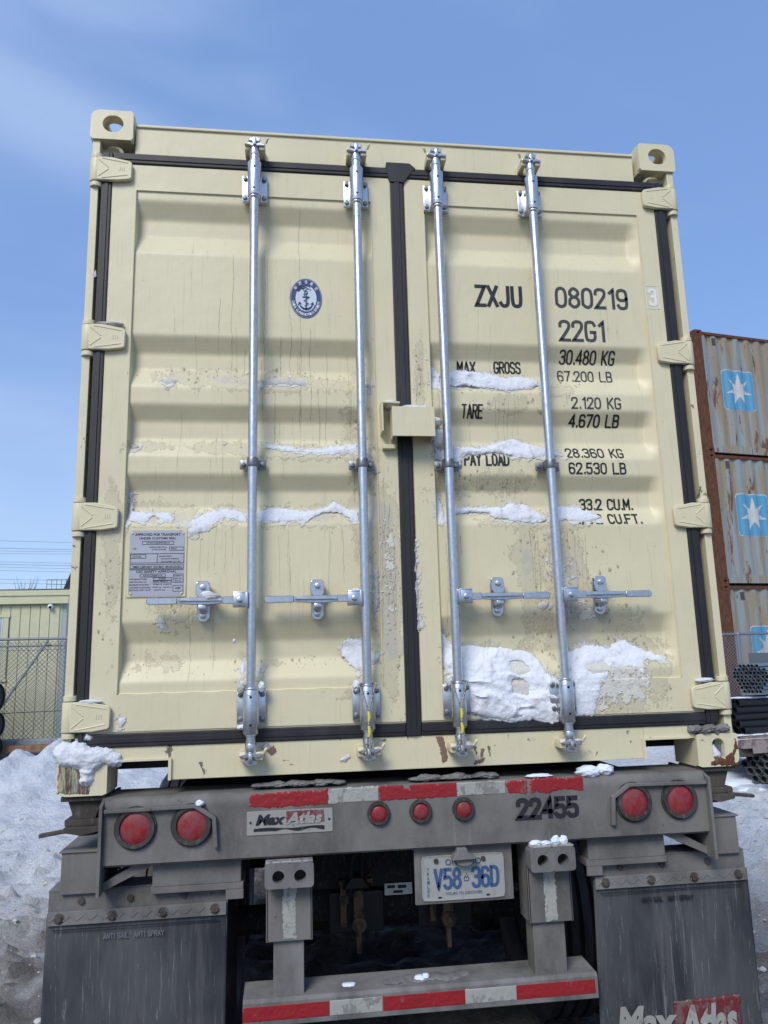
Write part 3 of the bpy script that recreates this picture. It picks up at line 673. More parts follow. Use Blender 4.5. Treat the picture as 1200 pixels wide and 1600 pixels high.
def casting(s, top, y=0.0):
    z0, z1 = (2.462, 2.591) if top else (0, .119)
    xa, xb = sorted((s*1.219, s*1.056)); cx, cz = (xa+xb)/2, (z0+z1)/2; w, h = xb-xa, z1-z0; n = 48
    hx = cx+(.004 if s < 0 else .002)
    hole = stadium(hx, cz+(.004 if top else 0), .080 if top else .050, .074 if top else .084, n)
    r = [.006]*4
    if s < 0: r[1 if top else 2] = .035
    else: r[0 if top else 3] = .035
    out = rrect(cx, cz, w, h, hole, r)
    g = G(); g.holed(out, hole, y, y+.026)
    side = stadium(y+.089, cz, .07, .05, n); so = rrect(y+.089+.006, cz, .165, h-.012, side, [.001]*4)
    c0, c1 = sorted((s*1.2185, s*1.193)); g.holed(so, side, c0, c1, 'yz')
    ci0, ci1 = sorted((s*1.057, s*1.078)); g.box(ci0, ci1, y+.024, y+.178, z0+.001, z1-.001)
    th = stadium(cx, y+.095, .062, .10, n); to = rrect(cx, y+.095, w-.012, .155, th, [.01]*4)
    for za, zb in (((z1-.026, z1-.0012)), ((z0+.0012, z0+.026))): g.holed(to, th, za, zb, 'xy')
    g.box(xa+.01, xb-.01, y+.150, y+.178, z0+.002, z1-.002)
    return g
for s in (-1, 1):
    for top in (True, False):
        part('corner_casting', casting(s, top), CREAM if top else CREAM_WORN, cont,
             label='%s %s corner casting%s' % ('upper' if top else 'lower', 'left' if s < 0 else 'right', '' if top else ', chipped and rusty'))
# rubber seals
def strip(pts_outer, name, lab):
    g = G()
    for (xa, xb, za, zb) in pts_outer: 
        g.box(xa, xb, .004, .05, za, zb, .005)
        if xb-xa > zb-za: g.box(xa+.003, xb-.003, .0005, .006, za+(zb-za)*.32, zb-(zb-za)*.32, .0015)
        else: g.box(xa+(xb-xa)*.32, xb-(xb-xa)*.32, .0005, .006, za+.003, zb-.003, .0015)
    return part(name, g, GASKET, cont, label=lab)
strip([(-1.169, -1.129, .155, 2.407), (-1.128, -.034, 2.365, 2.4085), (-1.128, -.034, .152, .197)], 'door_seal', 'black rubber seal round the left door')
strip([(-.0335, .022, .150, 2.425), (.0225, 1.106, 2.3655, 2.4085), (.0225, 1.106, .1525, .196), (1.1065, 1.156, .155, 2.407)], 'door_seal', 'black rubber seal round the right door')
g = G(); g.prism([(-.047, 2.408), (-.047, 2.43), (.05, 2.43), (.075, 2.408), (.022, 2.34), (-.033, 2.34), (-.04, 2.36)], -.001, .03, bev=.002)
part('seal_corner_flap', g, GASKET, cont)
# walls, roof, floor
def corrug(L, pitch=.278, d=.036):
    P = []; x = 0
    while x < L: P += [(x, 0), (x+.07, 0), (x+.14, d), (x+.21, d)]; x += pitch
    P = [p for p in P if p[0] < L]+[(L, 0)]; return P
for s in (-1, 1):
    pts = corrug(Ld-.3); g = G(); bm = g.bm
    V = [[bm.verts.new((s*(1.207-d), .15+x, z)) for x, d in pts] for z in (.15, 2.53)]
    for i in range(len(pts)-1): bm.faces.new((V[0][i], V[0][i+1], V[1][i+1], V[1][i]))
    g.box(min(s*1.16, s*1.205), max(s*1.16, s*1.205), .17, Ld-.17, .038, .155); g.box(min(s*1.16, s*1.205), max(s*1.16, s*1.205), .17, Ld-.17, 2.50, 2.56)
    part('side_wall', g, CREAM, cont)
g = G(); g.box(-1.17, 1.17, .15, Ld-.02, 2.54, 2.55); part('roof', g, CREAM, cont)
g = G(); g.box(-1.165, 1.165, Ld-.06, Ld-.02, .05, 2.54); part('front_wall', g, CREAM, cont)
g = G(); g.box(-1.16, 1.16, .14, Ld-.1, .150, .178)
for i in range(19): g.box(-1.15, 1.15, .30+i*.3, .345+i*.3, .045, .149)
part('floor', g, BLACK, cont)

# --- hinges
def hinge_mesh(s):
    g = G()
    g.cyl((s*1.190, .016, -.050), (s*1.190, .016, .050), .0255, 20, bev=.003)
    pl = [(1.185, -.050), (1.185, .050), (1.13, .050), (1.062, .036), (1.052, .028), (1.052, -.036), (1.060, -.043), (1.11, -.050)]
    g.prism([(s*x, z) for x, z in pl], -.011, .006, bev=.003)
    for zz in (-1, 1):      # raised chevron ribs
        for (xa, za), (xb, zb) in (((1.178, .036*zz), (1.140, .004*zz)), ((1.165, .042*zz), (1.150, .040*zz)), ((1.150, .040*zz), (1.068, .026*zz))):
            a = Vector((s*xa, -.0105, za)); b = Vector((s*xb, -.0105, zb)); g.tube([a, b], .0026, 6)
        for j in range(3): g.box(min(s*(1.080+j*.008), s*(1.0825+j*.008)), max(s*(1.080+j*.008), s*(1.0825+j*.008)), -.0125, -.010, .004*zz-.004, .004*zz+.004)
    return g.mesh('hinge')
HZ = (2.327, 1.629, .948, .256)
for s in (-1, 1):
    me = hinge_mesh(s)
    for z in HZ: link('hinge', me, CREAM, cont, (0, 0, z))
# hinge lugs on the posts
for s in (-1, 1):
    for z in HZ:
        for dz in (-.062, .062):
            g = G(); g.cyl((s*1.190, .018, z+dz-.009), (s*1.190, .018, z+dz+.009), .024, 18, bev=.002); part('hinge_lug', g, CREAM, cont)

# --- locking gear
RX = (-.5785, -.1755, .1515, .5495); RY = -.043
g = G(); g.cyl((0, 0, .14), (0, 0, 2.415), .0168, 24)
for z in (.30, 2.245): g.cyl((0, 0, z-.1), (0, 0, z-.096), .0178, 20)
rodm = g.mesh('locking_rod')
def bearing(flip):
    f = -1 if flip else 1; g = G()
    g.box(-.050, .050, .036, .044, -.056, .056, .0035); g.box(-.05, .05, .040, .0475, -.058, -.05)
    g.cyl((0, 0, -.058*f), (0, 0, .088*f), .0268, 28, bev=.002); g.box(-.0245, .0245, 0, .037, -.055, .055)
    g.cyl((0, 0, -.066*f), (0, 0, -.058*f), .0225, 24, bev=.001); g.cyl((0, 0, .088*f), (0, 0, .094*f), .0215, 24)
    g.cyl((0, 0, -.043*f), (0, 0, -.041*f), .0274, 24)
    return g.mesh('bearing_bracket')
def bolts():
    g = G()
    for x in (-.038, .038):
        for z in (-.042, .042): g.cyl((x, .037, z), (x, .027, z), .0092, 12, bev=.002)
    return g.mesh('bolt_heads')
def pinholes():
    g = G()
    for z in (-.035, .058): g.cyl((0, -.0272, z), (0, -.020, z), .0048, 12)
    return g.mesh('pin_hole')
BR = {False: bearing(False), True: bearing(True)}; BO = bolts(); PH = pinholes()
def clampm():
    g = G(); g.cyl((0, 0, -.017), (0, 0, .017), .0205, 24, bev=.002); g.box(-.0205, .0205, 0, .036, -.016, .016)
    g.box(-.048, .048, .034, .041, -.018, .018, .003); g.cyl((0, -.021, .004), (0, -.017, .004), .004, 10)
    for x in (-.035, .035): g.cyl((x, .035, 0), (x, .025, 0), .009, 12, bev=.002)
    return g.mesh('rod_clamp')
CL = clampm()
def camm(s):     # forked cam at the end of a rod
    g = G(); g.cyl((0, 0, -.045*s), (0, 0, -.012*s), .0195, 20, bev=.002); g.cyl((0, 0, -.012*s), (0, 0, .022*s), .0125, 14)
    wing = [(-.040, -.006), (-.020, .002), (0, -.004), (.022, .003), (.042, -.006), (.040, -.013), (.018, -.012), (0, -.018), (-.018, -.012)]
    b = [(x, z*s) for x, z in wing]; g.prism(b, -.022, .012, bev=.002)
    hat = [(-.026, .012), (-.018, .026), (.006, .030), (.024, .024), (.020, .010), (.004, .006)]
    g.prism([(x, z*s) for x, z in hat], -.018, .010, bev=.002)
    g.box(-.006, .007, -.030, .0, min(-.012*s, .018*s), max(-.012*s, .018*s), .002)
    return g.mesh('cam')
CM = {1: camm(1), -1: camm(-1)}
def keeper(s, side):
    g = G()
    g.box(-.038, -.017, -.008, .075, -.020 if s > 0 else -.016, .016, .004); g.box(.017, .042, -.014, .075, -.022 if s > 0 else -.012, .014, .004)
    g.box(-.040, .044, .058, .076, -.044 if s > 0 else -.02, .020 if s > 0 else .034, .003)
    x = .044*side; g.tube([(x, -.012, .008), (x+.006*side, -.02, .02), (x+.010*side, -.018, .028)], .005, 7)
    return g.mesh('cam_keeper')
KP = {(s, d): keeper(s, d) for s in (1, -1) for d in (1, -1)}
def hubm(s):
    g = G(); xa, xb = sorted((s*.016, s*.064)); g.box(xa, xb, -.020, -.012, -.027, .025, .004); g.box(xa, xb, -.020, .014, .022, .028, .002); g.box(xa, xb, .010, .016, -.025, .026, .002)
    g.box(min(s*.012, s*.020), max(s*.012, s*.020), -.022, .016, -.028, .026, .001)
    g.cyl((s*.040, -.020, 0), (s*.040, -.027, 0), .0105, 14, bev=.003)
    return g.mesh('handle_hub')
def handlem(s):
    g = G(); pts = [(.055, -.013), (.055, .013), (.10, .013), (.102, .011), (.102, -.012)]
    g.prism([(s*x, z) for x, z in pts], -.013, .004, bev=.002)
    mid = [(.095, -.010), (.095, .011), (.15, .013), (.21, .012), (.262, .010), (.262, -.010), (.21, -.013), (.15, -.015)]
    g.prism([(s*x, z) for x, z in mid], -.006, .002, bev=.002)
    g.prism([(s*x, z) for x, z in ((.10, -.002), (.16, .003), (.25, .0035), (.25, -.0015), (.16, -.003))], -.022, -.005, bev=.001)
    g.prism([(s*x, z) for x, z in ((.255, -.012), (.255, .013), (.352, .013), (.360, .007), (.360, -.007), (.352, -.013))], -.010, .001, bev=.003)
    return g.mesh('handle_bar')
def catchm():
    g = G(); n = 24; P = []
    for k in range(n):
        t = 2*PI*k/n; c, sn = math.cos(t), math.sin(t); P.append((.0235*c, (.048 if sn > 0 else -.048)+.0235*sn))
    g.prism(P, .028, .036, bev=.002)
    g.prism([(-.022, .062), (-.016, .072), (.018, .070), (.024, .05), (.022, .020), (.008, .006), (-.006, .004), (-.026, .024), (-.026, .045)], .004, .010, bev=.002)
    g.box(-.024, .022, .006, .03, .060, .066, .002)
    g.cyl((0, .010, .048), (0, -.006, .048), .0105, 14, bev=.003); g.cyl((-.001, .03, -.050), (-.001, .018, -.050), .0105, 14, bev=.003)
    g.box(-.014, .013, -.018, .028, -.034, -.014, .004); g.cyl((-.011, .012, -.036), (.011, .012, -.036), .006, 10)
    return g.mesh('handle_catch')
HB = {s: hubm(s) for s in (1, -1)}; HM = {s: handlem(s) for s in (1, -1)}; CT = catchm()
for i, x in enumerate(RX):
    d = dL if i < 2 else dR; s = -1 if i < 2 else 1
    link('locking_rod', rodm, GALV, d, (x, RY, 0))
    for zz, fl in ((2.272, False), (.272, True)):
        link('bearing_bracket', BR[fl], GALV, d, (x, RY, zz)); link('bracket_bolts', BO, GALV_DULL, d, (x, RY, zz), kind='stuff'); link('pin_hole', PH, BLACK, d, (x, RY, zz if not fl else zz-.023), kind='stuff')
    link('rod_clamp', CL, GALV_DULL, d, (x, RY, 1.141))
    link('cam', CM[1], GALV, d, (x, RY, 2.437)); link('cam', CM[-1], GALV, d, (x, RY, .108))
    link('cam_keeper', KP[(1, 1 if i < 2 else -1)], CREAM, cont, (x, RY, 2.434)); link('cam_keeper', KP[(-1, 1)], CREAM, cont, (x, RY, .110))
    hz = .640
    link('handle_hub', HB[s], GALV, d, (x, RY, hz)); link('handle_bar', HM[s], GALV, d, (x, RY, hz)); link('handle_catch', CT, GALV, d, (x+s*.170, RY+.010, hz))

# --- lock box over the centre seal
g = G(); bx0, bx1, bz0, bz1 = -.064, .098, 1.236, 1.352
g.box(bx0, bx1, -.082, -.076, bz0, bz1, .0025); g.box(bx0, bx1, -.078, .0, bz1-.006, bz1-.001, .001); g.box(bx0+.001, bx0+.006, -.078, -.004, bz0+.001, bz1-.002, .001)
g.box(bx1-.006, bx1-.001, -.078, .008, bz0+.001, bz1-.002, .001)
part('lock_box', g, CREAM, dR)
g = G(); g.box(-.100, -.030, -.060, .012, 1.372, 1.378, .001); g.box(-.100, -.094, -.060, .012, 1.262, 1.376, .0015); g.box(-.094, -.046, -.020, .010, 1.205, 1.222, .002)
part('lock_box_guard', g, CREAM, dL)
g = G(); g.tube([(.105+.016*math.cos(t), -.01-.002*t, 1.312+.016*math.sin(t)) for t in np.linspace(PI, 2.1*PI, 12)], .004, 7); part('padlock_ring', g, CREAM, dR)

# --- emblem, plate, lettering
yo = lambda d: (lambda x, z: yface(x, z)-d)
def disc(cx, cz, rx, rz, r0, d, n=64):
    bm = bmesh.new()
    A = [bm.verts.new((cx+rx*math.cos(2*PI*k/n), PY-d, cz+rz*math.sin(2*PI*k/n))) for k in range(n)]
    if r0: 
        B = [bm.verts.new((cx+rx*r0*math.cos(2*PI*k/n), PY-d, cz+rz*r0*math.sin(2*PI*k/n))) for k in range(n)]
        for k in range(n): bm.faces.new((A[k], B[k], B[(k+1) % n], A[(k+1) % n]))
    else: bm.faces.new(A)
    for f in bm.faces:
        f.normal_update()
        if f.normal.y > 0: f.normal_flip()
    me = bpy.data.meshes.new('emblem'); bm.to_mesh(me); bm.free(); return me
ex, ez, er, eh = -.378, 1.822, .062, .083
em = link('emblem', disc(ex, ez, er, eh, 0, .0015), PALEBLUE, dL, label='oval navy and white classification society emblem')
link('emblem_ring', join([disc(ex, ez, er, eh, .97, .0022), disc(ex, ez, er*.95, eh*.95, .70, .0022)], 'emblem_ring'), NAVY, em)
def ring_text(body, a0, a1, rr, size, up):
    ms = []
    for i, c in enumerate(body):
        if c == ' ': continue
        t = a0+(a1-a0)*i/(len(body)-1)
        me = print_text(c, -size*.42, size*.42, -size*.6, size*.6, 0, .02)
        ang = t-PI/2 if up else t+PI/2
        M = Matrix.Translation((ex+er*rr*math.cos(t), PY-.0029, ez+eh*rr*math.sin(t))) @ Matrix.Rotation(-ang, 4, 'Y'); me.transform(M); ms.append(me)
    return ms
ms = ring_text('CHINA CLASSIFICATION SOCIETY', math.radians(193), math.radians(347), .825, .0085, False)+ring_text('中国船级社', math.radians(142), math.radians(38), .825, .0125, True)
link('emblem_lettering', join(ms, 'emblem_lettering'), WHITE, em, kind='stuff')
g = G()
def ln(pts, r): g.tube([(ex+x*er, PY-.0032, ez+z*eh) for x, z in pts], r, 5)
ln([(0, .20), (0, -.50)], .0030); ln([(-.22, .06), (.22, .06)], .0020)
ln([(-.42, -.22), (-.36, -.40), (-.18, -.52), (0, -.56), (.18, -.52), (.36, -.40), (.42, -.22)], [.001, .0024, .0030, .0034, .0030, .0024, .001])
ln([(-.50, -.36), (-.42, -.20), (-.30, -.30)], .0016); ln([(.50, -.36), (.42, -.20), (.30, -.30)], .0016)
ln([(.10*math.cos(t), .28+.08*math.sin(t)) for t in np.linspace(0, 6.28, 14)], .0013)
ln([(-.1, -.4), (.16, -.28), (-.14, -.12), (.14, .0), (-.16, .18), (.1, .3)], .0013)
for k in range(5):
    ln([(-.38+.3*k/5+.2*math.cos(t), .46+.05*k+.13*math.sin(t+k)) for t in np.linspace(0, 4.5, 9)], .0011)
ln([(-.3, .55), (-.1, .36), (.12, .5), (.3, .38), (.22, .6), (0, .66), (-.2, .62)], .0013)
part('emblem_anchor', g, NAVY, em)

cs = thing
def boxline(x0, x1, z0, z1, y, t=.0012):
    g = G()
    g.box(x0, x1, y, y+.0006, z0, z0+t); g.box(x0, x1, y, y+.0006, z1-t, z1); g.box(x0, x0+t, y, y+.0006, z0+t, z1-t); g.box(x1-t, x1, y, y+.0006, z0+t, z1-t)
    return g.mesh('ruled_box')
px0, px1, pz0, pz1 = -1.012, -.820, .664, .900; PYF = PY-.006
g = G(); c = .010; g.prism([(px0-.006, pz0-.004), (px0-.006, pz1+.006), (px1+.007, pz1+.006), (px1+.007, pz0-.004)], PYF+.0012, PY+.004, bev=.001); part('plate_backing', g, CREAM, dL)
g = G(); g.prism([(px0, pz0+c), (px0, pz1-c), (px0+c, pz1), (px1-c, pz1), (px1, pz1-c), (px1, pz0+c), (px1-c, pz0), (px0+c, pz0)], PYF, PYF+.0010)
pla = part('data_plate', g, ALU, dL, label='grimy metal customs and safety approval plate')
py = PYF-.0008; ms = []
def T(b, a0, a1, h0, h1, bold=.01):
    W, Hh = px1-px0, pz1-pz0
    ms.append(print_text(b, px0+a0*W, px0+a1*W, pz1-h1*Hh, pz1-h0*Hh, py, bold))
T('APPROVED FOR TRANSPORT', .09, .92, .045, .085, .02); T('UNDER CUSTOMS SEAL', .17, .84, .105, .14, .02); T('CN/CCS2009/2014', .30, .72, .18, .205)
T('TYPE', .05, .12, .275, .295); T("MANUFACTURER'S REF. NO.", .36, .68, .25, .27); T('OF THE CONTAINER', .40, .66, .285, .305); T('A0219', .75, .85, .27, .295)
T('OWNER', .05, .22, .395, .415); T('MANUFACTURED BY', .54, .77, .39, .41); T('QINGDAO SHIPPING', .57, .90, .43, .45); T('CONTAINER CO. LTD.', .57, .93, .47, .49)
T('TIMBER COMPONENT TREATMENT  IM/NAROON/2014', .06, .95, .545, .575); T('CSC SAFETY APPROVAL', .13, .86, .615, .65, .02); T('CN/CCS0091/14', .26, .60, .68, .705)
T('DATE MANUFACTURED', .02, .33, .735, .755); T('01/2024', .54, .67, .732, .752); T('IDENTIFICATION NO.', .02, .33, .778, .798); T('ZXJU 080219', .44, .70, .775, .795)
T('MAXIMUM GROSS MASS', .02, .37, .82, .84); T('30480 kg  67200 lb', .44, .78, .82, .84); T('ALLOWABLE STACKING MASS', .02, .40, .862, .882); T('192000 kg  423280 lb', .42, .78, .862, .882)
T('RACKING TEST LOAD', .02, .40, .90, .92); T('15240 kg', .46, .66, .90, .92)
W, Hh = px1-px0, pz1-pz0
for a0, a1, h0, h1 in ((.22, .80, .165, .22), (.72, .985, .255, .31), (.015, .99, .355, .50), (.50, .506, .355, .50), (.015, .985, .52, .585), (.20, .66, .665, .715), (.44, .78, .722, .765), (.44, .78, .767, .805), (.80, .985, .67, .80), (.80, .985, .84, .935), (.02, .30, .37, .43), (.015, .985, .60, .602)):
    ms.append(boxline(px0+a0*W, px0+a1*W, pz1-h1*Hh, pz1-h0*Hh, py-.0004))
T('INSPECT', .82, .96, .69, .71, .02); T('NEXT EX', .82, .96, .73, .75, .02); T('BY 01', .84, .94, .765, .785, .02); T('ACEP', .84, .94, .87, .90, .02)
link('plate_lettering', join(ms, 'plate_lettering'), INKS, pla)
g = G()
for a, b in ((px0+.008, pz0+.01), (px1-.008, pz1-.010), (px1-.008, pz0+.01), (px0+.008, pz1-.010)): g.cyl((a, PYF, b), (a, PYF-.003, b), .004, 10)
part('rivets', g, CREAM, pla)

TX = [('ZXJU', .301, .501, 1.811, 1.908, .0150, INK), ('080219', .639, .954, 1.818, 1.912, .0130, INK_FADED), ('22G1', .645, .843, 1.672, 1.766, .0130, INK_FADED),
      ('MAX', .222, .300, 1.540, 1.590, .0078, INK), ('GROSS', .373, .487, 1.541, 1.593, .0072, INK), ('TARE', .226, .313, 1.345, 1.399, .0066, INK), ('PAY LOAD', .225, .407, 1.148, 1.201, .0078, INK),
      ('30.480 KG', .648, .885, 1.586, 1.640, .0070, INK), ('67.200 LB', .638, .872, 1.511, 1.560, .0062, INK_FADED), ('2.120 KG', .675, .884, 1.386, 1.436, .0066, INK_FADED), ('4.670 LB', .668, .880, 1.318, 1.367, .0074, INK),
      ('28.360 KG', .640, .880, 1.184, 1.229, .0064, INK), ('62.530 LB', .644, .882, 1.117, 1.165, .0070, INK), ('33.2 CU.M.', .690, .912, .978, 1.026, .0076, INK), ('1,172 CU.FT.', .660, .932, .918, .962, .0072, INK)]
for b, x0, x1, z0, z1, sw, mt in TX:
    link('marking', strokes(b, x0, x1, z0, z1, sw, yface), mt, dR, label='black stencilled "%s"' % b, smooth=False)
link('marking', strokes('3', 1.040, 1.080, 1.836, 1.917, .013, yface), WHITE, dR, label='white boxed check digit 3', smooth=False)
me = boxline(1.030, 1.088, 1.824, 1.929, STY-.0014, .0022); link('marking_box', me, WHITE, dR)

# --- snow and dirt stuck on the doors
HL = {'R4': ['holeA', 'holeB'], 'R5': ['holeC']}
THK = {'R4': .024, 'R4s': .034, 'R5': .014, 'R1b': .024, 'R2': .026, 'R3b': .024, 'R3c': .020, 'L3': .016, 'L2': .012, 'L1': .012, 'L6': .018, 'C1': .042}
DIRTY = {'L5', 'L8', 'L9', 'L10', 'L14', 'R8', 'R9', 'S1', 'S3', 'S4', 'L13', 'R6', 'G1', 'R7'}
def ycast(x, z): return np.where(np.asarray(z) > .119, .004, -.0005)+0*x
for i, (k, p) in enumerate(OUTLINES.items()):
    if k.startswith('hole'): continue
    c = k[0]; yf = yface
    if c == 'S': yf = lambda x, z: .012+0*x
    if c == 'C': yf = ycast
    if c == 'G': yf = lambda x, z: .004+0*x
    me = patch('snow_patch', p, [OUTLINES[h] for h in HL.get(k, [])], yf, THK.get(k, .013)*.55, .0032 if k not in ('R4', 'R5', 'R4s') else .004, 31+i, .007 if k[0] in 'LRCG' else .006, .010 if k not in ('R4', 'R5', 'C1') else .014, 1.1 if k in ('R4', 'R5', 'R3b', 'R2', 'R1b') else .6)
    if k[0] in 'LR' and k not in ('R4s',):
        fz = patch('frost', p, [], yface, .0010, .0035, 131+i, .030, .002, .1, .004); link('frost', fz, FROST, {'L': dL, 'R': dR}[c], kind='stuff')
    link('snow_patch', me, SNOW_DIRTY_P if k in DIRTY else (SNOW_BRIGHT_P if k in ('R4', 'R4s', 'R5') else SNOW_P if k != 'C1' else SNOW), {'L': dL, 'R': dR}.get(c, cont), kind='stuff')
for i_, (p_, d_) in enumerate([([(.70, .40), (.86, .40), (.90, .33), (.90, .26), (.80, .22), (.70, .22), (.66, .30)], dR), ([(.55, .78), (.62, .78), (.66, .62), (.60, .52), (.56, .60)], dR), ([(-.10, .92), (-.05, .90), (-.05, .62), (-.08, .55), (-.10, .70)], dL)]):
    link('frost', patch('frost', p_, [], yface, .0012, .0035, 231+i_, .080, .002, .1, -.024), FROST, d_, kind='stuff')
# frosty spatter: many small scraps of frozen slush
rs = np.random.RandomState(5)
def scraps(cx, cz, sx, sz, n, rmin=.0012, rmax=.0065):
    bm = bmesh.new()
    for _ in range(int(n*.6)):
        x, z = cx+rs.randn()*sx, cz+rs.randn()*sz; r = rmin+(rmax-rmin)*rs.rand()**3; k = rs.randint(5, 9); ph = rs.rand()*6
        if not (-1.12 < x < 1.1 and .2 < z < 2.3): continue
        ring = []
        for j in range(k):
            t = ph+2*PI*j/k; rr = r*(.55+.8*rs.rand()); xx, zz = x+rr*math.cos(t), z+1.5*rr*math.sin(t); ring.append(bm.verts.new((xx, float(yface(xx, zz))-.0006, zz)))
        c = bm.verts.new((x, float(yface(x, z))-.0012-r*.25, z))
        for j in range(k): bm.faces.new((ring[j], ring[(j+1) % k], c))
    for f in bm.faces:
        f.normal_update()
        if f.normal.y > 0: f.normal_flip()
    me = bpy.data.meshes.new('frozen_spatter'); bm.to_mesh(me); bm.free(); return me
for d, L in ((dL, [(-.075, .72, .018, .16, 160), (-.42, 1.5, .17, .02, 50), (-.75, 1.50, .10, .02, 45), (-.4, 1.23, .14, .012, 40), (-.9, .62, .09, .05, 60), (-1.07, .72, .02, .12, 60), (-.85, .42, .1, .02, 30), (-.4, .42, .07, .012, 40), (-.15, 1.0, .02, .25, 90), (-.16, 1.35, .02, .15, 40), (-.66, 1.23, .12, .015, 30)]),
             (dR, [(.50, .74, .04, .10, 130), (.66, .72, .06, .09, 170), (.42, 1.4, .1, .02, 60), (.4, 1.08, .06, .02, 40), (.76, .33, .09, .05, 320), (.62, .46, .12, .10, 150), (.2, 1.1, .06, .02, 30), (.72, .585, .06, .02, 50), (.065, 1.5, .012, .08, 50), (.62, 1.49, .05, .01, 30), (.82, .45, .06, .03, 120)])):
    link('frozen_spatter', join([scraps(*a) for a in L], 'frozen_spatter'), DRIP, d, kind='stuff', smooth=False)
# thin runs of dirt down the paint
def drips(L):
    bm = bmesh.new()
    for (x, z0, z1, wd) in L:
        n = max(3, int((z0-z1)/.010)); prev = None; xx = x
        for i in range(n+1):
            z = z0+(z1-z0)*i/n; xx += rs.randn()*.0011; w2 = wd*.8*(.3+.9*rs.rand())/2*(1 if 0 < i < n else .3)
            y = float(yface(xx, z))-.0007
            a, b = bm.verts.new((xx-w2, y, z)), bm.verts.new((xx+w2, y, z))
            if prev: bm.faces.new((prev[1], prev[0], a, b))
            prev = (a, b)
    for f in bm.faces:
        f.normal_update()
        if f.normal.y > 0: f.normal_flip()
    me = bpy.data.meshes.new('dirt_run'); bm.to_mesh(me); bm.free(); return me
DL = [(-.66+.0, 2.0, 1.50, .002), (-.54, 2.0, 1.48, .002), (-.475, 1.66, 1.5, .003), (-.44, 1.9, 1.46, .002), (-.40, 2.22, 1.3, .0022), (-.36, 1.7, 1.33, .003), (-.335, 1.45, 1.2, .003), (-.50, 1.45, 1.22, .003), (-.30, 1.62, 1.2, .002), (-.615, 1.62, 1.5, .002),
      (-.22, 1.6, 1.3, .002), (-.2, 1.3, 1.0, .003), (-.21, 1.45, 1.15, .0025), (-.8, .62, .36, .002), (-.72, .55, .40, .0015), (-.9, .9, .68, .0015), (-.3, .9, .65, .0015), (-.25, .9, .7, .002), (-.45, .9, .7, .0015), (-.09, 1.1, .6, .004), (-.07, 1.0, .55, .004), (-.1, .95, .5, .003), (-.06, .85, .6, .004)]
for _ in range(46): a = rs.rand(); DL.append((-1.0+.86*rs.rand(), 2.1-rs.rand()*1.5, 0, .0011)); DL[-1] = (DL[-1][0], DL[-1][1], DL[-1][1]-.05-.25*rs.rand(), .0011)
DRr = [(.36, 1.43, 1.3, .002), (.38, 1.42, 1.24, .0022), (.40, 1.42, 1.25, .002), (.415, 1.42, 1.22, .002), (.44, 1.42, 1.27, .002), (.26, 1.42, 1.22, .002), (.41, 1.12, 1.03, .003), (.43, 1.12, 1.02, .003), (.47, .9, .7, .004), (.50, .88, .66, .004), (.49, .85, .62, .003), (.14, .85, .5, .002),
       (.20, .88, .80, .004), (.62, .9, .7, .004), (.65, .88, .66, .004), (.69, .88, .68, .003), (.13, 1.5, 1.2, .002), (.06, 1.6, 1.45, .003), (.05, 1.5, 1.3, .003), (.66, 1.45, 1.4, .003), (.76, .45, .25, .003)]
for _ in range(40): x = .12+.88*rs.rand(); z = 2.1-rs.rand()*1.4; DRr.append((x, z, z-.05-.22*rs.rand(), .0011))
link('dirt_run', drips(DL), DRIP, dL, kind='stuff', smooth=False); link('dirt_run', drips(DRr), DRIP, dR, kind='stuff', smooth=False)
# scraped paint on the sill
def scrape(L):
    ms = []
    for i, (p, k) in enumerate(L): ms.append(patch('scrape', p, [], lambda x, z: .012+0*x, .0006, .003, 90+i, .006, .002, .1))
    return join(ms, 'scraped_paint')
me = scrape([([(.075, .145), (.10, .147), (.115, .09), (.11, .06), (.095, .055), (.085, .1)], 0), ([(.235, .10), (.25, .10), (.24, .07), (.235, .065)], 0), ([(.262, .105), (.272, .105), (.268, .07)], 0),
             ([(.21, .06), (.25, .065), (.23, .045), (.205, .042)], 0), ([(.205, .108), (.222, .108), (.22, .08)], 0), ([(-.53, .125), (-.50, .14), (-.49, .12), (-.51, .10)], 0), ([(.285, .11), (.292, .11), (.29, .075)], 0)])
link('scraped_paint', me, SCRAPE, cont, kind='stuff')
# broken, rust-stained face of the lower castings
me = patch('rust_stain', [(1.10, .004), (1.21, .004), (1.2, .03), (1.217, .07), (1.21, .10), (1.19, .05), (1.16, .028), (1.13, .035)], [], lambda x, z: -.0005+0*x, .0012, .003, 77, .010, .003, .2)
link('rust_stain', me, RUST, cont, kind='stuff')
me = patch('rust_stain', [(-1.214, .012), (-1.112, .004), (-1.106, .10), (-1.13, .105), (-1.213, .105)], [], lambda x, z: -.0006+0*x, .0014, .003, 78, .006, .003, .4)
mm = MatB('chipped_casting_paint', (.10, .085, .07, 1), .8)
mm.mix(mm.rng(mm.noise(38, 6, (2.2, 1, .22), .7), .46, .54, 0, .95), (.42, .36, .22, 1)); mm.mix(mm.rng(mm.noise(34, 6, (2, 1, .25), .7, 0, (3, 3, 3)), .54, .60, 0, .9), (.09, .16, .17, 1))
mm.mix(mm.rng(mm.noise(30, 6, (2, 1, .4), .7, 0, (8, 3, 3)), .56, .62, 0, .9), (.10, .035, .018, 1))
link('rust_stain', me, mm.done(), cont, kind='stuff')
# grey ice lying on the right end of the sill and in the casting

me = patch('snow_patch', [(1.112, .03), (1.150, .018), (1.155, .045), (1.140, .065), (1.125, .085), (1.114, .07)], [], lambda x, z: .02+0*x, .03, .003, 66, .002, .012, .5)
link('snow_patch', me, SNOW, cont, kind='stuff')
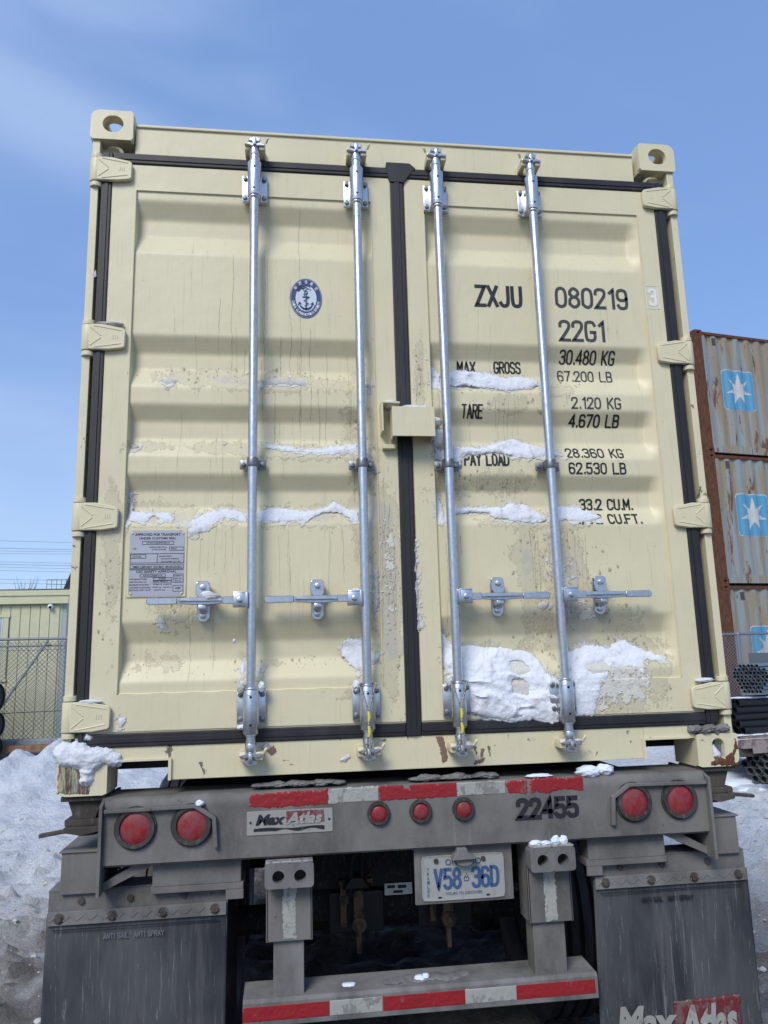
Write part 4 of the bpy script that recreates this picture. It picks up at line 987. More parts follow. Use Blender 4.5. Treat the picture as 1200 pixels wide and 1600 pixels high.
# snow lying on the lock box and guard
def lump(name, pts_r, mat, parent=None, loc=(0, 0, 0), seed=0, **k):
    bm = bmesh.new()
    for (c, r) in pts_r:
        b2 = bmesh.new(); bmesh.ops.create_icosphere(b2, subdivisions=4, radius=1)
        cc = np.array([v.co[:] for v in b2.verts]); nn = fbm(cc[:, 0]*2+seed+c[0]*50, cc[:, 1]*2+cc[:, 2]*3.1, 4, seed)
        for v, q in zip(b2.verts, nn): f = .72+.55*q; v.co = Vector((c[0]+v.co.x*r[0]*f, c[1]+v.co.y*r[1]*f, c[2]+v.co.z*r[2]*f))
        me0 = bpy.data.meshes.new('t'); b2.to_mesh(me0); b2.free(); bm.from_mesh(me0); bpy.data.meshes.remove(me0)
    me = bpy.data.meshes.new(name); bm.to_mesh(me); bm.free(); return link(name, me, mat, parent, loc, **k)
lump('snow_patch', [((.03, -.035, 1.353), (.062, .036, .016)), ((.06, -.02, 1.356), (.035, .03, .018))], SNOW, dR, seed=3, kind='stuff')
lump('snow_patch', [((-.062, -.015, 1.381), (.03, .025, .016))], SNOW, dL, seed=4, kind='stuff')
lump('snow_patch', [((.118, -.005, 1.315), (.022, .018, .022)), ((.122, .0, 1.26), (.02, .014, .04))], SNOW, dR, seed=5, kind='stuff')
lump('ice_crust', [((1.05+.018*i_, .02, .134+.004*math.sin(i_*2.1)), (.022, .034, .017)) for i_ in range(8)], DARKICE, cont, seed=8, label='grey ice above the lower right corner casting')
# bits on hinges and brackets
for i, (x, y, z, a, b, c) in enumerate([(-1.11, .0, 1.684, .05, .012, .008), (-1.12, .0, .306, .04, .012, .007), (1.11, .0, .315, .04, .012, .008), (-.612, -.03, .335, .014, .02, .02), (-.542, -.03, .338, .013, .02, .02), (-.735, -.03, .662, .022, .014, .013), (-.715, -.045, .655, .03, .014, .012), (-.212, -.03, .332, .014, .02, .022),
                                        (-.205, -.03, .665, .02, .02, .012), (.16, -.028, .18, .012, .01, .03), (.125, -.02, .34, .012, .02, .02), (-.60, -.02, .205, .03, .015, .010), (.175, -.045, .118, .018, .016, .014), (-.64, .0, .50, .006, .01, .008)]):
    lump('snow_patch', [((x, y, z), (a, b, c))], SNOW if i % 3 else SNOW_DIRTY, cont, seed=10+i, kind='stuff')

# rope seals tied to two rods
def rope(i, lab):
    x = RX[i]; t = thing('cord_seal', lab, 'cord', (x, RY, Z0+.34), group='cord seals tied round the inner rods')
    def twist(p, q, n=26, r=.0030, amp=.0018):
        p, q = Vector(p), Vector(q); return [[p.lerp(q, k/n)+Vector((amp*math.cos(k*1.2+o), amp*math.sin(k*1.2+o), 0)) for k in range(n+1)] for o in (0, PI)]
    g = G()
    for pts in twist((-.030, -.020, .0), (-.002, -.029, -.085))+twist((.030, -.020, .0), (.003, -.029, -.085))+twist((0, -.030, -.085), (.0, -.030, -.165), 14)+twist((-.003, -.029, -.165), (-.012, -.030, -.235), 16)+twist((.003, -.029, -.165), (.002, -.030, -.235), 16): g.tube(pts, .0022, 5)
    g.tube([(-.03+.06*k/10, .006+.022*math.sin(PI*k/10) if 0 < k < 10 else -.02, .0) for k in range(11)], .003, 5)
    part('cord', g, ROPE, t)
    g = G()
    for za, zb in ((-.093, -.127), (-.142, -.178)): g.tube([(0, -.031, za), (.002, -.032, (za+zb)/2), (0, -.031, zb)], [.0045, .0055, .004], 8)
    part('yellow_sleeve', g, YELLOW, t); return t
rope(1, 'grubby white cord with yellow sleeves knotted on the second rod, left of the centre seal')
rope(2, 'grubby white cord with yellow sleeve knotted on the third rod, beside the large snow patch')

# ================================================================ chassis
ch = thing('container_chassis', 'dusty grey container trailer with red rear lights under the cream container', 'trailer', (0, 0, 0))
def C(name, g, mat, **k): return part(name, g, mat, ch, loc=(0, 0, Z0), **k)
def CM_(name, me, mat, par=None, **k):
    o = link(name, me, mat, par or ch, (0, 0, Z0) if par is None else (0, 0, 0), **k); return o
BY = -.030
g = G()
pts = [(BY, -.215), (BY, -.045)]+[(BY+.032*(1-math.cos(t)), -.045+.037*math.sin(t)) for t in np.linspace(.3, PI/2, 6)]+[(.17, -.008), (.17, -.222), (BY+.008, -.222)]
g.prism([(a, b) for a, b in pts], -1.055, 1.055, 'yz')
bol = C('rear_bolster', g, STEEL)
for s in (-1, 1):      # raised lips round the outer lamps, end plates and gussets
    g = G(); f = lambda L: [(s*x, z) for x, z in L]
    g.prism(f([(1.052, -.052), (1.052, -.040), (.755, -.036), (.690, -.078), (.683, -.175), (.697, -.175), (.703, -.085), (.762, -.048)]), BY-.020, BY+.002, bev=.002)
    C('lamp_guard_lip', g, STEEL)
    g = G(); g.prism([(BY-.022, -.030), (BY-.022, -.305), (.24, -.305), (.24, -.010), (.0, -.010)], min(s*1.056, s*1.066), max(s*1.056, s*1.066), 'yz')
    g.prism(f([(1.055, -.300), (1.055, -.275), (.955, -.2225), (.900, -.2225), (.905, -.232)]), BY+.03, BY+.13); C('end_plate', g, STEEL)
    g = G(); g.box(min(s*1.072, s*1.198), max(s*1.072, s*1.198), .030, .36, -.312, -.180, .004)
    g.box(min(s*1.070, s*1.204), max(s*1.070, s*1.204), .024, .37, -.182, -.176, .002); C('side_box', g, STEEL)
    # twist lock
    g = G(); cx = s*1.130
    g.box(min(s*1.06, s*1.205), max(s*1.06, s*1.205), .012, .165, -.018, -.002, .002)
    g.prism([(cx-.055, -.018), (cx+.055, -.018), (cx+.035, -.075), (cx-.035, -.075)], .03, .15); g.cyl((cx, .09, -.075), (cx, .09, -.135), .042, 18, bev=.004)
    g.box(cx-.062, cx+.062, .02, .13, -.098, -.076, .004); g.prism([(cx-s*.07, -.098), (cx+s*.06, -.098), (cx+s*.055, -.115), (cx, -.125), (cx-s*.05, -.115)], .0, .03, bev=.002)
    tl = C('twist_lock', g, RUST_DARK)
    g = G()
    if s < 0: g.obox((-1.205, .012, -.112), (.125, .020, .013), Matrix.Rotation(-.14, 3, 'Y'), .003)
    else: g.obox((1.215, .012, -.105), (.10, .022, .012), Matrix.Rotation(.12, 3, 'Y'), .004)
    part('twist_lock_handle', g, RUST_DARK, tl)
# tail lights
RINGM = dusty('dusty_black_lamp_ring', (.022, .021, .020, 1), (.06, .057, .052, 1), .8)
def lamp(x, z, r, lab):
    g = G(); n = 40
    def ring(a): return [(x+a*math.cos(2*PI*k/n), z+a*math.sin(2*PI*k/n)) for k in range(n)]
    g.holed(ring(r*1.20), ring(r*.97), BY-.015, BY+.002); g.holed(ring(r*1.32), ring(r*1.17), BY-.006, BY+.002)
    o = C('tail_light' if r > .04 else 'marker_light', g, RINGM, label=lab)
    b = bmesh.new(); prev = None; c = b.verts.new((x, BY-.014, z))
    for j in range(1, 7):
        rr = r*j/6; yy = BY-.014+.008*(j/6)**3
        R = [b.verts.new((x+rr*math.cos(2*PI*k/n), yy, z+rr*math.sin(2*PI*k/n))) for k in range(n)]
        for k in range(n):
            if prev is None: b.faces.new((c, R[k], R[(k+1) % n]))
            else: b.faces.new((prev[k], R[k], R[(k+1) % n], prev[(k+1) % n]))
        prev = R
    me = bpy.data.meshes.new('lens'); bmesh.ops.recalc_face_normals(b, faces=b.faces[:])
    b.faces.ensure_lookup_table()
    if b.faces[0].normal.y > 0: bmesh.ops.reverse_faces(b, faces=b.faces[:])
    b.to_mesh(me); b.free(); link('lens', me, LENS, o)
for x, lab in ((-.952, 'outer left round red tail light'), (-.770, 'inner left round red tail light'), (.775, 'inner right round red tail light'), (.950, 'outer right round red tail light')): lamp(x, -.102, .052, lab)
for x, lab in ((-.144, 'left small red marker light'), (.002, 'middle small red marker light'), (.153, 'right small red marker light')): lamp(x, -.096, .030, lab)
# reflective tape on the bolster, with torn lower edges
flat = lambda y: (lambda x, z: y+0*np.asarray(x, float))
def tape(poly, mat, par_y, seed, lab, rag=.003, holes=()):
    me = patch('reflective_tape', poly, list(holes), flat(par_y), .0008, .003, seed, rag, .001, .05); return CM_('reflective_tape', me, mat, label=lab)
tape([(-.588, -.058), (-.575, -.020), (-.50, -.014), (-.318, -.010), (-.318, -.056), (-.47, -.061)], RED_TAPE, BY, 1, 'torn red strip left of the first white one', .007)
tape([(-.315, -.010), (-.142, -.009), (-.142, -.056), (-.315, -.057)], WHITE_TAPE, BY, 2, 'first white strip')
tape([(-.139, -.009), (.133, -.009), (.133, -.055), (-.139, -.056)], RED_TAPE, BY, 3, 'middle red strip', .003, [[(-.06, -.004), (-.032, -.004), (-.034, -.022), (-.056, -.022)]])
tape([(.136, -.011), (.309, -.010), (.309, -.053), (.136, -.054)], WHITE_TAPE, BY, 4, 'second white strip')
tape([(.313, -.014), (.39, -.008), (.592, -.010), (.592, -.053), (.50, -.052), (.46, -.060), (.42, -.050), (.39, -.056), (.315, -.053)], RED_TAPE, BY, 5, 'torn red strip at the right', .007, [[(.386, -.004), (.398, -.004), (.402, -.06), (.388, -.06)]])
CM_('fleet_number', strokes('22455', .342, .572, -.145, -.070, .0165, flat(BY)), INK_WORN, label='worn black number 22455', smooth=False)
# maker badge
def badge(x0, x1, z0, z1, y, base, redm, white_on, par=None, tail=True):
    W, H = x1-x0, z1-z0; fx = lambda a: x0+a*W; fz = lambda a: z0+a*H
    objs = []
    me = patch('badge_red', [(fx(.46), fz(.45)), (fx(.46), fz(.95)), (fx(.90), fz(.95)), (fx(.90), fz(.45))], [], flat(y), .0006, .0025, 7, .003, .001, .05)
    r = link('badge_red_field', me, redm, base)
    m1 = print_text('Max', fx(.10), fx(.45), fz(.40), fz(.86), y-.0012, .045, .28); link('badge_lettering', m1, INKS if not white_on else WHITE, base, label='black slanted letters Max' if not white_on else 'white slanted letters Max', smooth=False)
    m2 = print_text('Atlas', fx(.45), fx(.88), fz(.40), fz(.90), y-.0024, .045, .28); link('badge_lettering', m2, BADGE if not white_on else PIPE_GREY, base, label='slanted letters Atlas on red', smooth=False)
    if tail:
        g = G(); up = [(fx(.08+.82*t), fz(.27+.03*math.sin(t*9))) for t in np.linspace(0, 1, 24)]; lo = [(fx(.08+.82*t), fz(.16+.05*math.sin(t*16+1)*(t > .3))) for t in np.linspace(1, 0, 24)]
        g.prism(up+lo, y-.0016, y-.0008); part('badge_stripe', g, INKS, base)
g = G(); g.box(-.590, -.302, BY-.003, BY+.001, -.146, -.070, .001); bd = C('maker_badge', g, BADGE, label='scuffed white and red name badge')
badge(-.590, -.302, -.146, -.070, BY-.0032, bd, BADGE_RED, False)
g = G()
for x in (-.578, -.314): g.cyl((x, BY-.003, -.105), (x, BY-.006, -.105), .0035, 10)
part('rivets', g, BLACK, bd)
# hanger plates below the bolster
for s in (-1, 1):
    g = G(); f = lambda L: [(s*x, z) for x, z in L]
    g.box(min(s*.610, s*.900), max(s*.610, s*.900), .012, .10, -.300, -.224, .003); g.box(min(s*.602, s*.905), max(s*.602, s*.905), .014, .20, -.322, -.298, .003)
    g.prism(f([(.602, -.322), (.602, -.352), (.66, -.352), (.66, -.322)]), .014, .018)
    C('flap_bracket', g, STEEL)
    g = G(); x0, x1 = (-1.236, -.655) if s < 0 else (.632, 1.222)
    g.box(x0, x1, .046, .052, -.372, -.302, .002); g.box(x0, x1, .046, .16, -.306, -.300, .001); C('flap_rail', g, STEEL)
    # tread-plate clamping strip
    g = G(); g.box(x0+.004, x1-.004, .028, .034, -.404, -.362, .002)
    n = 26
    for i in range(n):
        cx = x0+.02+(x1-x0-.04)*i/(n-1); g.obox((cx, .0275, -.383), (.024, .003, .0045), Matrix.Rotation((.7 if i % 2 else -.7), 3, 'Y'), .001)
    st = C('clamp_strip', g, CRUST)
    g = G()
    for i, fx_ in enumerate((.07, .36, .64, .93)):
        x = x0+(x1-x0)*fx_; g = G(); g.cyl((x, .030, -.383), (x, .020, -.383), .011, 6, bev=.002); g.cyl((x, .029, -.383), (x, .0265, -.383), .017, 16); part('bolt', g, RUST_DARK, st)
    for fx_ in (.18, .45, .75): x = x0+(x1-x0)*fx_; g = G(); g.cyl((x, .046, -.335), (x, .037, -.335), .011, 12, bev=.002); part('bolt', g, RUST_DARK, st)
    # flap
    xs = np.linspace(x0, x1, 70); zs = np.linspace(-1.10, -.370, 80); X, Zc = np.meshgrid(xs, zs); dz = (-.37-Zc)
    Xs = X+(.030*dz*((X-x0)/(x1-x0)) if s > 0 else -.01*dz); Y = .038+.016*np.sin((X-x0)*11+s)*dz*1.5+.05*dz**1.5+.004*(fbm(X*9, Zc*5, 3, 4)-.5)*8*dz*.4
    me, _ = grid_mesh('mud_flap', Xs, Y, Zc); fl = CM_('mud_flap', me, FLAP, label='left black rubber mud flap' if s < 0 else 'right black rubber mud flap with badge')
    md = fl.modifiers.new('thick', 'SOLIDIFY'); md.thickness = .009; md.offset = -1
    yf = lambda x, z: np.interp(x, xs, Y[60])*0+.036+0*x
    ty = .022
    def flapy(x, z): 
        dz = -.37-np.asarray(z, float); return .038+.016*np.sin((np.asarray(x, float)-x0)*11+s)*dz*1.5+.05*np.abs(dz)**1.5-.006
    cx0, cx1 = (-1.055, -.860) if s < 0 else (.805, 1.000)
    a = strokes('ANTI SAIL  ANTI SPRAY', cx0, cx1, -.455 if s < 0 else -.458, -.437 if s < 0 else -.441, .0030, flapy, .001); link('flap_lettering', a, PIPE_GREY if s < 0 else BLACK, fl, smooth=False)
    g = G(); g.box(x0+.02, x1-.03, .028, .031, -.4185, -.4165); part('flap_crease', g, BLACK, fl)
    if s > 0:
        bx0, bx1, bz1, bz0 = .690, 1.150, -.800, -.925
        W = bx1-bx0
        me = patch('badge_red', [(bx0+.45*W, bz0), (bx0+.45*W, bz1+.012), (bx1, bz1+.010), (bx1, bz0)], [], lambda x, z: flapy(x, z)-.001, .0006, .003, 17, .004, .001, .05); link('badge_red_field', me, BADGE_RED, fl)
        m1 = print_text('Max', bx0, bx0+.46*W, bz0+.018, bz1+.004, 0, .045, .15); m2 = print_text('Atlas', bx0+.47*W, bx1-.02, bz0+.004, bz1+.0, 0, .045, .15)
        for mm, mt, dd in ((m1, BADGE, .0022), (m2, WHITE_TAPE, .0036)):
            for v in mm.vertices: v.co.y = float(flapy(v.co.x, v.co.z))-dd-.002
            link('flap_badge_lettering', mm, mt, fl, smooth=False)
# guard posts
for s, (a, b), (c, d) in ((-1, (-.526, -.372), (-.502, -.400)), (1, (.378, .536), (.392, .508))):
    g = G(); g.box(a, b, .0, .012, -.490, -.235, .003); g.box(a, a+.008, .0, .11, -.490, -.222, .002); g.box(b-.008, b, .0, .11, -.490, -.222, .002)
    gp = C('guard_post', g, STEEL)
    g = G(); g.box(c, d, .016, .100, -.660, -.30, .004); part('guard_tube', g, CRUST if s < 0 else STEEL, gp)
    m_ = (a+b)/2
    me = patch('white_strip', [(m_-.022, -.485), (m_-.021, -.308), (m_+.022, -.308), (m_+.022, -.485)], [], flat(0), .0008, .003, 12+s, .005, .001, .05); link('white_strip', me, WHITE_TAPE, gp)
    # rubber dock bumper block with two bolt holes
    g = G(); n = 48
    zc = -.272; hx = .036
    for sx in (-1, 1):
        hole = stadium(m_+sx*hx, zc-.004, .040, .040, n); cxx = m_+sx*.0405; out = rrect(cxx, zc, .081, .080, hole, [.012 if (sx > 0) == (q in (0, 3)) else .0005 for q in range(4)]); g.holed(out, hole, -.055, -.001)
    bb = part('dock_bumper', g, CRUST, gp)
    g = G()
    for sx in (-1, 1): g.cyl((m_+sx*hx, -.008, zc-.004), (m_+sx*hx, -.003, zc-.004), .020, 16)
    part('bolt_hole', g, BLACK, bb)
    g = G(); g.box(m_-.078, m_+.078, -.052, .0, -.234, -.228, .002); part('bumper_cap', g, ICE, bb)
# under-run guard
g = G()
pts = [(-.006, -.738), (-.006, -.668), (.004, -.658), (.135, -.652), (.135, -.735), (.01, -.745)]
g.prism(pts, -.600, .606, 'yz', bev=.002); gd = C('underrun_guard', g, CRUST, label='rear under-run guard bar with red and white tape')
for i, (a, b) in enumerate(((-.598, -.318), (-.317, -.142), (-.141, .137), (.138, .315), (.316, .597))):
    me = patch('reflective_tape', [(a, -.722), (a, -.676), (b, -.676), (b, -.722)], [], flat(-.006), .0008, .0035, 40+i, .0012, .001, .05)
    link('reflective_tape', me, WHITE_TAPE if i % 2 else RED_TAPE, gd, label='%s strip on the guard bar' % ('white' if i % 2 else 'red'))
# licence plate
g = G(); g.box(-.020, .328, .004, .012, -.408, -.222, .003); g.box(-.020, .328, .012, .05, -.226, -.220, .002); pb = C('plate_bracket', g, STEEL)
n = 60; g = G(); P = stadium(.150, -.324, .296, .150, n); out = rrect(.150, -.324, .292, .146, P, [.012]*4); g.prism(out, .0005, .003); lp = C('licence_plate', g, PLATE, label='grimy white licence plate with blue characters')
g = G(); inn = rrect(.150, -.324, .284, .138, P, [.010]*4); g.holed(out, inn, -.0012, .0006); part('plate_rim', g, PLATE, lp)
y = -.0006
L = lambda me, nm='plate_character', mt=PLATE_BLUE: link(nm, me, mt, lp, smooth=False)
L(strokes('V58', .045, .143, -.362, -.292, .0105, flat(y))); L(strokes('36D', .178, .277, -.362, -.292, .0105, flat(y)))
g = G(); g.tube([(.152, y, -.328), (.153, y, -.337), (.168, y, -.337), (.169, y, -.328), (.164, y, -.322), (.1605, y, -.328), (.157, y, -.322), (.152, y, -.328)], .0016, 5); g.cyl((.1605, y+.001, -.316), (.1605, y-.001, -.316), .002, 6); part('crown', g, NAVY, lp)
L(print_text('ONTARIO', .088, .214, -.284, -.264, y-.001, .0), 'plate_lettering', NAVY); L(print_text('YOURS TO DISCOVER', .085, .215, -.380, -.371, y-.001, .0), 'plate_lettering', NAVY)
for i, c in enumerate('TRAILER'): L(print_text(c, .022, .030, -.290-i*.0138-.010, -.290-i*.0138, y-.001, .0), 'plate_lettering', PLATE_BLUE)
g = G()
for x, z in ((.055, -.268), (.222, -.268)): g.cyl((x, .0, z), (x, -.006, z), .0085, 14, bev=.002)
part('plate_screw', g, RUST_DARK, lp)
g = G()
for x in (.065, .235): g.box(x-.006, x+.006, -.0012, .0, -.389, -.384)
part('plate_slot', g, BLACK, lp)
g = G(); g.prism([(.105, -.262), (.115, -.244), (.122, -.238), (.124, -.222), (.158, -.222), (.162, -.238), (.180, -.246), (.196, -.260)], -.045, .006, bev=.003)
g.prism([(.118+.066*(.5+.5*math.cos(t)), -.262+.020*math.sin(t)) for t in np.linspace(PI, 2*PI, 14)], -.030, -.004)
C('plate_lamp', g, CRUST)
# frame, axles, wheels
g = G()
for s in (-1, 1):
    x = s*.45; g.box(x-.07, x+.07, .165, 6.3, -.035, -.018); g.box(x-.006, x+.006, .165, 6.3, -.40, -.035); g.box(x-.07, x+.07, .165, 6.3, -.415, -.40)
for yy in (1.3, 2.1, 3.2, 4.3, 5.4): g.box(-.442, .442, yy, yy+.10, -.33, -.08)
g.box(-1.15, 1.15, 5.95, 6.15, -.20, -.004)
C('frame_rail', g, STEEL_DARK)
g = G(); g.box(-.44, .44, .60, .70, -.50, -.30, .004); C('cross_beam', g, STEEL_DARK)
g = G(); g.box(-.43, .43, .40, .42, -.20, -.03); g.prism([(-.26, -.30), (.0, -.30), (.0, -.225), (-.30, -.225)], .42, .43); C('rear_web', g, STEEL)
g = G(); g.box(-.84, .84, .172, 1.0, -.030, -.016); C('gap_blocking_plate', g, STEEL_DARK)  # added dark sheet: hides the lit tyres, keeps the gap under the sill black
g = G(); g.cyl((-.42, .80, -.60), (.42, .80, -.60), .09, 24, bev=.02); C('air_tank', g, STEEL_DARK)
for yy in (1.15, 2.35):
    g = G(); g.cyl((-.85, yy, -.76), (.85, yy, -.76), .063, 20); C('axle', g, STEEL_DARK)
    for s in (-1, 1):
        g = G(); g.tube([(s*.5, yy-.55, -.52), (s*.5, yy-.3, -.60), (s*.5, yy, -.63), (s*.5, yy+.3, -.60), (s*.5, yy+.55, -.52)], .035, 8); C('leaf_spring', g, STEEL_DARK)
def tyre_mesh():
    b = bmesh.new(); prof = []; R, r, w2 = .505, .29, .125
    prof = [(-.085, r), (-w2, r+.04), (-w2-.01, (R+r)/2), (-w2, R-.03), (-w2+.025, R-.004)]
    for k in range(4): a = -.085+k*.0567; prof += [(a-.018, R), (a+.018, R), (a+.0185, R-.014), (a+.038, R-.014)]
    prof = prof[:-2]+[(w2-.025, R-.004), (w2, R-.03), (w2+.01, (R+r)/2), (w2, r+.04), (.085, r)]
    n = 60; rings = []
    for k in range(n):
        t = 2*PI*k/n; rings.append([b.verts.new((x, rr*math.cos(t), rr*math.sin(t))) for x, rr in prof])
    for k in range(n):
        A, B = rings[k], rings[(k+1) % n]
        for j in range(len(prof)-1): b.faces.new((A[j], A[j+1], B[j+1], B[j]))
        b.faces.new((A[-1], A[0], B[0], B[-1]))
    bmesh.ops.recalc_face_normals(b, faces=b.faces[:]); me = bpy.data.meshes.new('tyre'); b.to_mesh(me); b.free(); return me
TM = tyre_mesh(); g = G(); g.cyl((-.08, 0, 0), (.08, 0, 0), .288, 40, bev=.01); g.cyl((-.11, 0, 0), (.11, 0, 0), .11, 20); RM = g.mesh('rim')
for yy in (1.15, 2.35):
    for x in (-1.09, -.80, .80, 1.09):
        t = link('wheel', TM, TYRE, ch, (x, yy, .505)); link('rim', RM, STEEL_DARK, t)
MUDRUST = plain('muddy_brown_rust', (.15, .10, .055, 1), .85, 0, .5, (.03, .026, .022, 1), 30)
# brake gear and hoses seen below the beam
for x in (-.165, .205):
    g = G(); g.box(x-.022, x+.020, .56, .60, -.66, -.50, .006); g.cyl((x, .55, -.63), (x, .60, -.63), .030, 14, bev=.004); g.cyl((x, .54, -.63), (x, .56, -.63), .013, 10); g.box(x-.075, x-.050, .57, .60, -.64, -.47, .004)
    g.cyl((x-.06, .58, -.52), (x-.06, .58, -.55), .02, 10); g.box(x-.01, x+.008, .56, .59, -.74, -.66, .003); g.box(x-.08, x+.06, .575, .595, -.478, -.462, .003); C('slack_adjuster', g, MUDRUST)
    g = G(); g.box(x-.12, x+.11, .62, .64, -.68, -.52, .01); C('bracket_plate', g, BLACK)
for L in ([(-.16, .50, -.22), (-.175, .50, -.30), (-.195, .52, -.38), (-.20, .56, -.50)], [(-.10, .50, -.22), (-.12, .50, -.27), (-.15, .52, -.35), (-.155, .56, -.50)]):
    g = G(); g.tube(L, .010, 10); C('air_hose', g, HOSE, label='black air hose')
g = G(); g.tube([(-.14, .56, -.46), (-.08, .54, -.38), (-.02, .52, -.325), (.05, .50, -.305), (.11, .48, -.31)], .0055, 8); C('air_hose', g, RED_HOSE, label='thin dull red hose')
g = G(); g.prism([(-.235, -.49), (-.12, -.49), (-.15, -.44), (-.20, -.44)], .53, .60, bev=.006); C('valve', g, BLACK)
g = G(); g.box(-.055, .060, .592, .597, -.535, -.490); lb = C('beam_label', g, WHITE, label='small dirty white label on the dark cross beam')
g = G(); g.box(-.045, -.012, .590, .592, -.508, -.497); g.box(.0, .035, .590, .592, -.510, -.498); g.box(-.02, .02, .590, .592, -.528, -.518); part('label_print', g, INKS, lb)

# small lumps of snow resting on the trailer
def clump(lab, loc, L, mat=SNOW_CLEAN, seed=1): 
    o = lump('snow_clump', L, mat, None, loc, seed=seed); tag(o, lab, 'snow', 'snow clumps lying on the trailer'); return o
clump('rounded clean snow lump on the bolster, below the sill near the right lights', (.66, .0, Z0+.0), [((-.03, .0, .004), (.048, .03, .022)), ((.03, .005, .008), (.034, .028, .020))], seed=2)
clump('thin snow smear on the bolster, above the right half of the red strip', (.44, .0, Z0-.002), [((0, .0, 0), (.05, .02, .007)), ((.02, -.01, 0), (.03, .015, .005))], seed=3)
clump('grey icy crust under the sill, left of the thin snow smear', (.22, .0, Z0+.004), [((-.10+.03*k, .025, .002*math.sin(k*2)), (.03, .03, .008+.004*math.sin(k*1.7))) for k in range(-4, 6)], DARKICE, seed=4)
clump('grey icy crust under the sill, above the first white strip', (-.42, .0, Z0+.006), [((-.10+.03*k, .025, .002*math.sin(k*3)), (.03, .03, .008+.004*math.sin(k*2.3))) for k in range(-1, 9)], DARKICE, seed=5)
clump('row of white snow lumps on top of the right dock bumper', (.457, -.02, Z0-.226), [((-.05, 0, .004), (.024, .022, .013)), ((-.015, .0, .002), (.02, .02, .012)), ((.022, -.004, .009), (.018, .018, .018)), ((.05, -.002, .008), (.020, .018, .018))], seed=6)
clump('small white snow fleck on the middle of the guard bar', (-.005, .05, Z0-.652), [((0, 0, .0), (.022, .02, .010)), ((.02, .0, .004), (.012, .012, .010))], seed=7)
clump('flat snow fleck on the left part of the guard bar', (-.25, .05, Z0-.654), [((0, 0, 0), (.024, .016, .006))], seed=8)
clump('bit of snow stuck at the corner of the left lamp lip', (-.745, -.03, Z0-.034), [((0, -.01, .0), (.015, .012, .010))], seed=9)
clump('grey mud heap in the middle of the guard bar', (.02, .06, Z0-.654), [((.03*k, .012*math.sin(k*2), -.001), (.035, .028, .005)) for k in range(-4, 5)], DARKICE, seed=10)

# ================================================================ stacked containers at the right
SA = math.radians(10.5); SP = .33
def cell_mesh(name, test, x0, x1, z0, z1, yf, cell=.012):
    xs = np.arange(x0, x1, cell); zs = np.arange(z0, z1, cell); X, Zc = np.meshgrid(xs, zs)
    t = test(X, Zc); keep = (t[:-1, :-1]+t[1:, 1:]+t[1:, :-1]+t[:-1, 1:]) >= 0
    return grid_mesh(name, X, yf(X, Zc), Zc, keep)[0]
cpts = corrug(6.058-.32); cxx = np.array([p[0]+.16 for p in cpts]); cdd = np.array([p[1] for p in cpts])
def sidey(x, z): return .012+np.interp(x, cxx, cdd)
def star(cx, cz, R, r, n=7, rot=PI/2):
    return [(cx+(R if k % 2 == 0 else r)*math.cos(rot+PI*k/n), cz+(R if k % 2 == 0 else r)*math.sin(rot+PI*k/n)*1.1) for k in range(2*n)]
def stack_container(z, lab, seed):
    t = thing('shipping_container', lab, 'container', (7.78, 10.9, z), SA, 'pale containers stacked behind the chain-link fence')
    for x0 in (0, 6.058-.17):
        for y0 in (0, 2.438-.16): g = G(); g.box(x0, x0+.165, y0, y0+.16, .115, 2.475, .006); part('corner_post', g, RUST, t)
    n = 24
    for x0 in (0, 6.058-.178):
        for za, zb in ((0, .118), (2.473, 2.591)):
            g = G(); cx = x0+.089; cz = (za+zb)/2; h = stadium(cx, cz, .08, .05, n); g.holed(rrect(cx, cz, .178, .118, h, [.01]*4), h, -.004, .03); g.box(x0, x0+.178, .029, .16, za, zb); part('corner_casting', g, RUST, t)
    STK = stackm(seed)
    g = G(); g.box(.17, 5.88, .0, .06, 2.50, 2.56, .004); part('top_rail', g, RUST, t)
    g = G(); g.box(.17, 5.88, .0, .05, .02, .175, .004); part('bottom_rail', g, STK, t)
    zs = np.array([.172, .9, 1.6, 2.502]); X, Zc = np.meshgrid(cxx, zs); me, _ = grid_mesh('side_wall', X, sidey(X, Zc), Zc); link('side_wall', me, STK, t, smooth=False)
    g = G(); g.box(.0, .03, .16, 2.28, .17, 2.5); g.box(.02, 6.03, .1, 2.4, 2.54, 2.57); g.box(.02, 6.03, .1, 2.4, .1, .16); g.box(.17, 5.88, 2.38, 2.42, .17, 2.5); g.box(6.02, 6.05, .16, 2.28, .17, 2.5); part('walls_and_roof', g, STACK, t)
    x0, x1, z0, z1 = .60, 1.34, .96, 1.78; cz = (z0+z1)/2; cx = (x0+x1)/2
    rr = lambda e: stadiumrect(cx, cz, x1-x0+e, z1-z0+e, .07)
    link('logo_border', cell_mesh('logo_border', lambda X, Z: sdf_poly(X, Z, rr(.03)), x0-.05, x1+.05, z0-.05, z1+.05, lambda x, z: sidey(x, z)-.002), STAR, t, smooth=False)
    lo = link('logo_field', cell_mesh('logo_field', lambda X, Z: sdf_poly(X, Z, rr(0)), x0-.03, x1+.03, z0-.03, z1+.03, lambda x, z: sidey(x, z)-.005), SKYBLUE, t, smooth=False, label='light blue square with white seven-pointed star')
    link('logo_star', cell_mesh('logo_star', lambda X, Z: sdf_poly(X, Z, star(cx, cz, .33, .125)), x0, x1, z0, z1, lambda x, z: sidey(x, z)-.008, .010), STAR, lo, smooth=False)
    g = G(); g.box(.42, .50, .0, .012, 2.30, 2.44); part('side_marker', g, RUST_DARK, t)
    return t
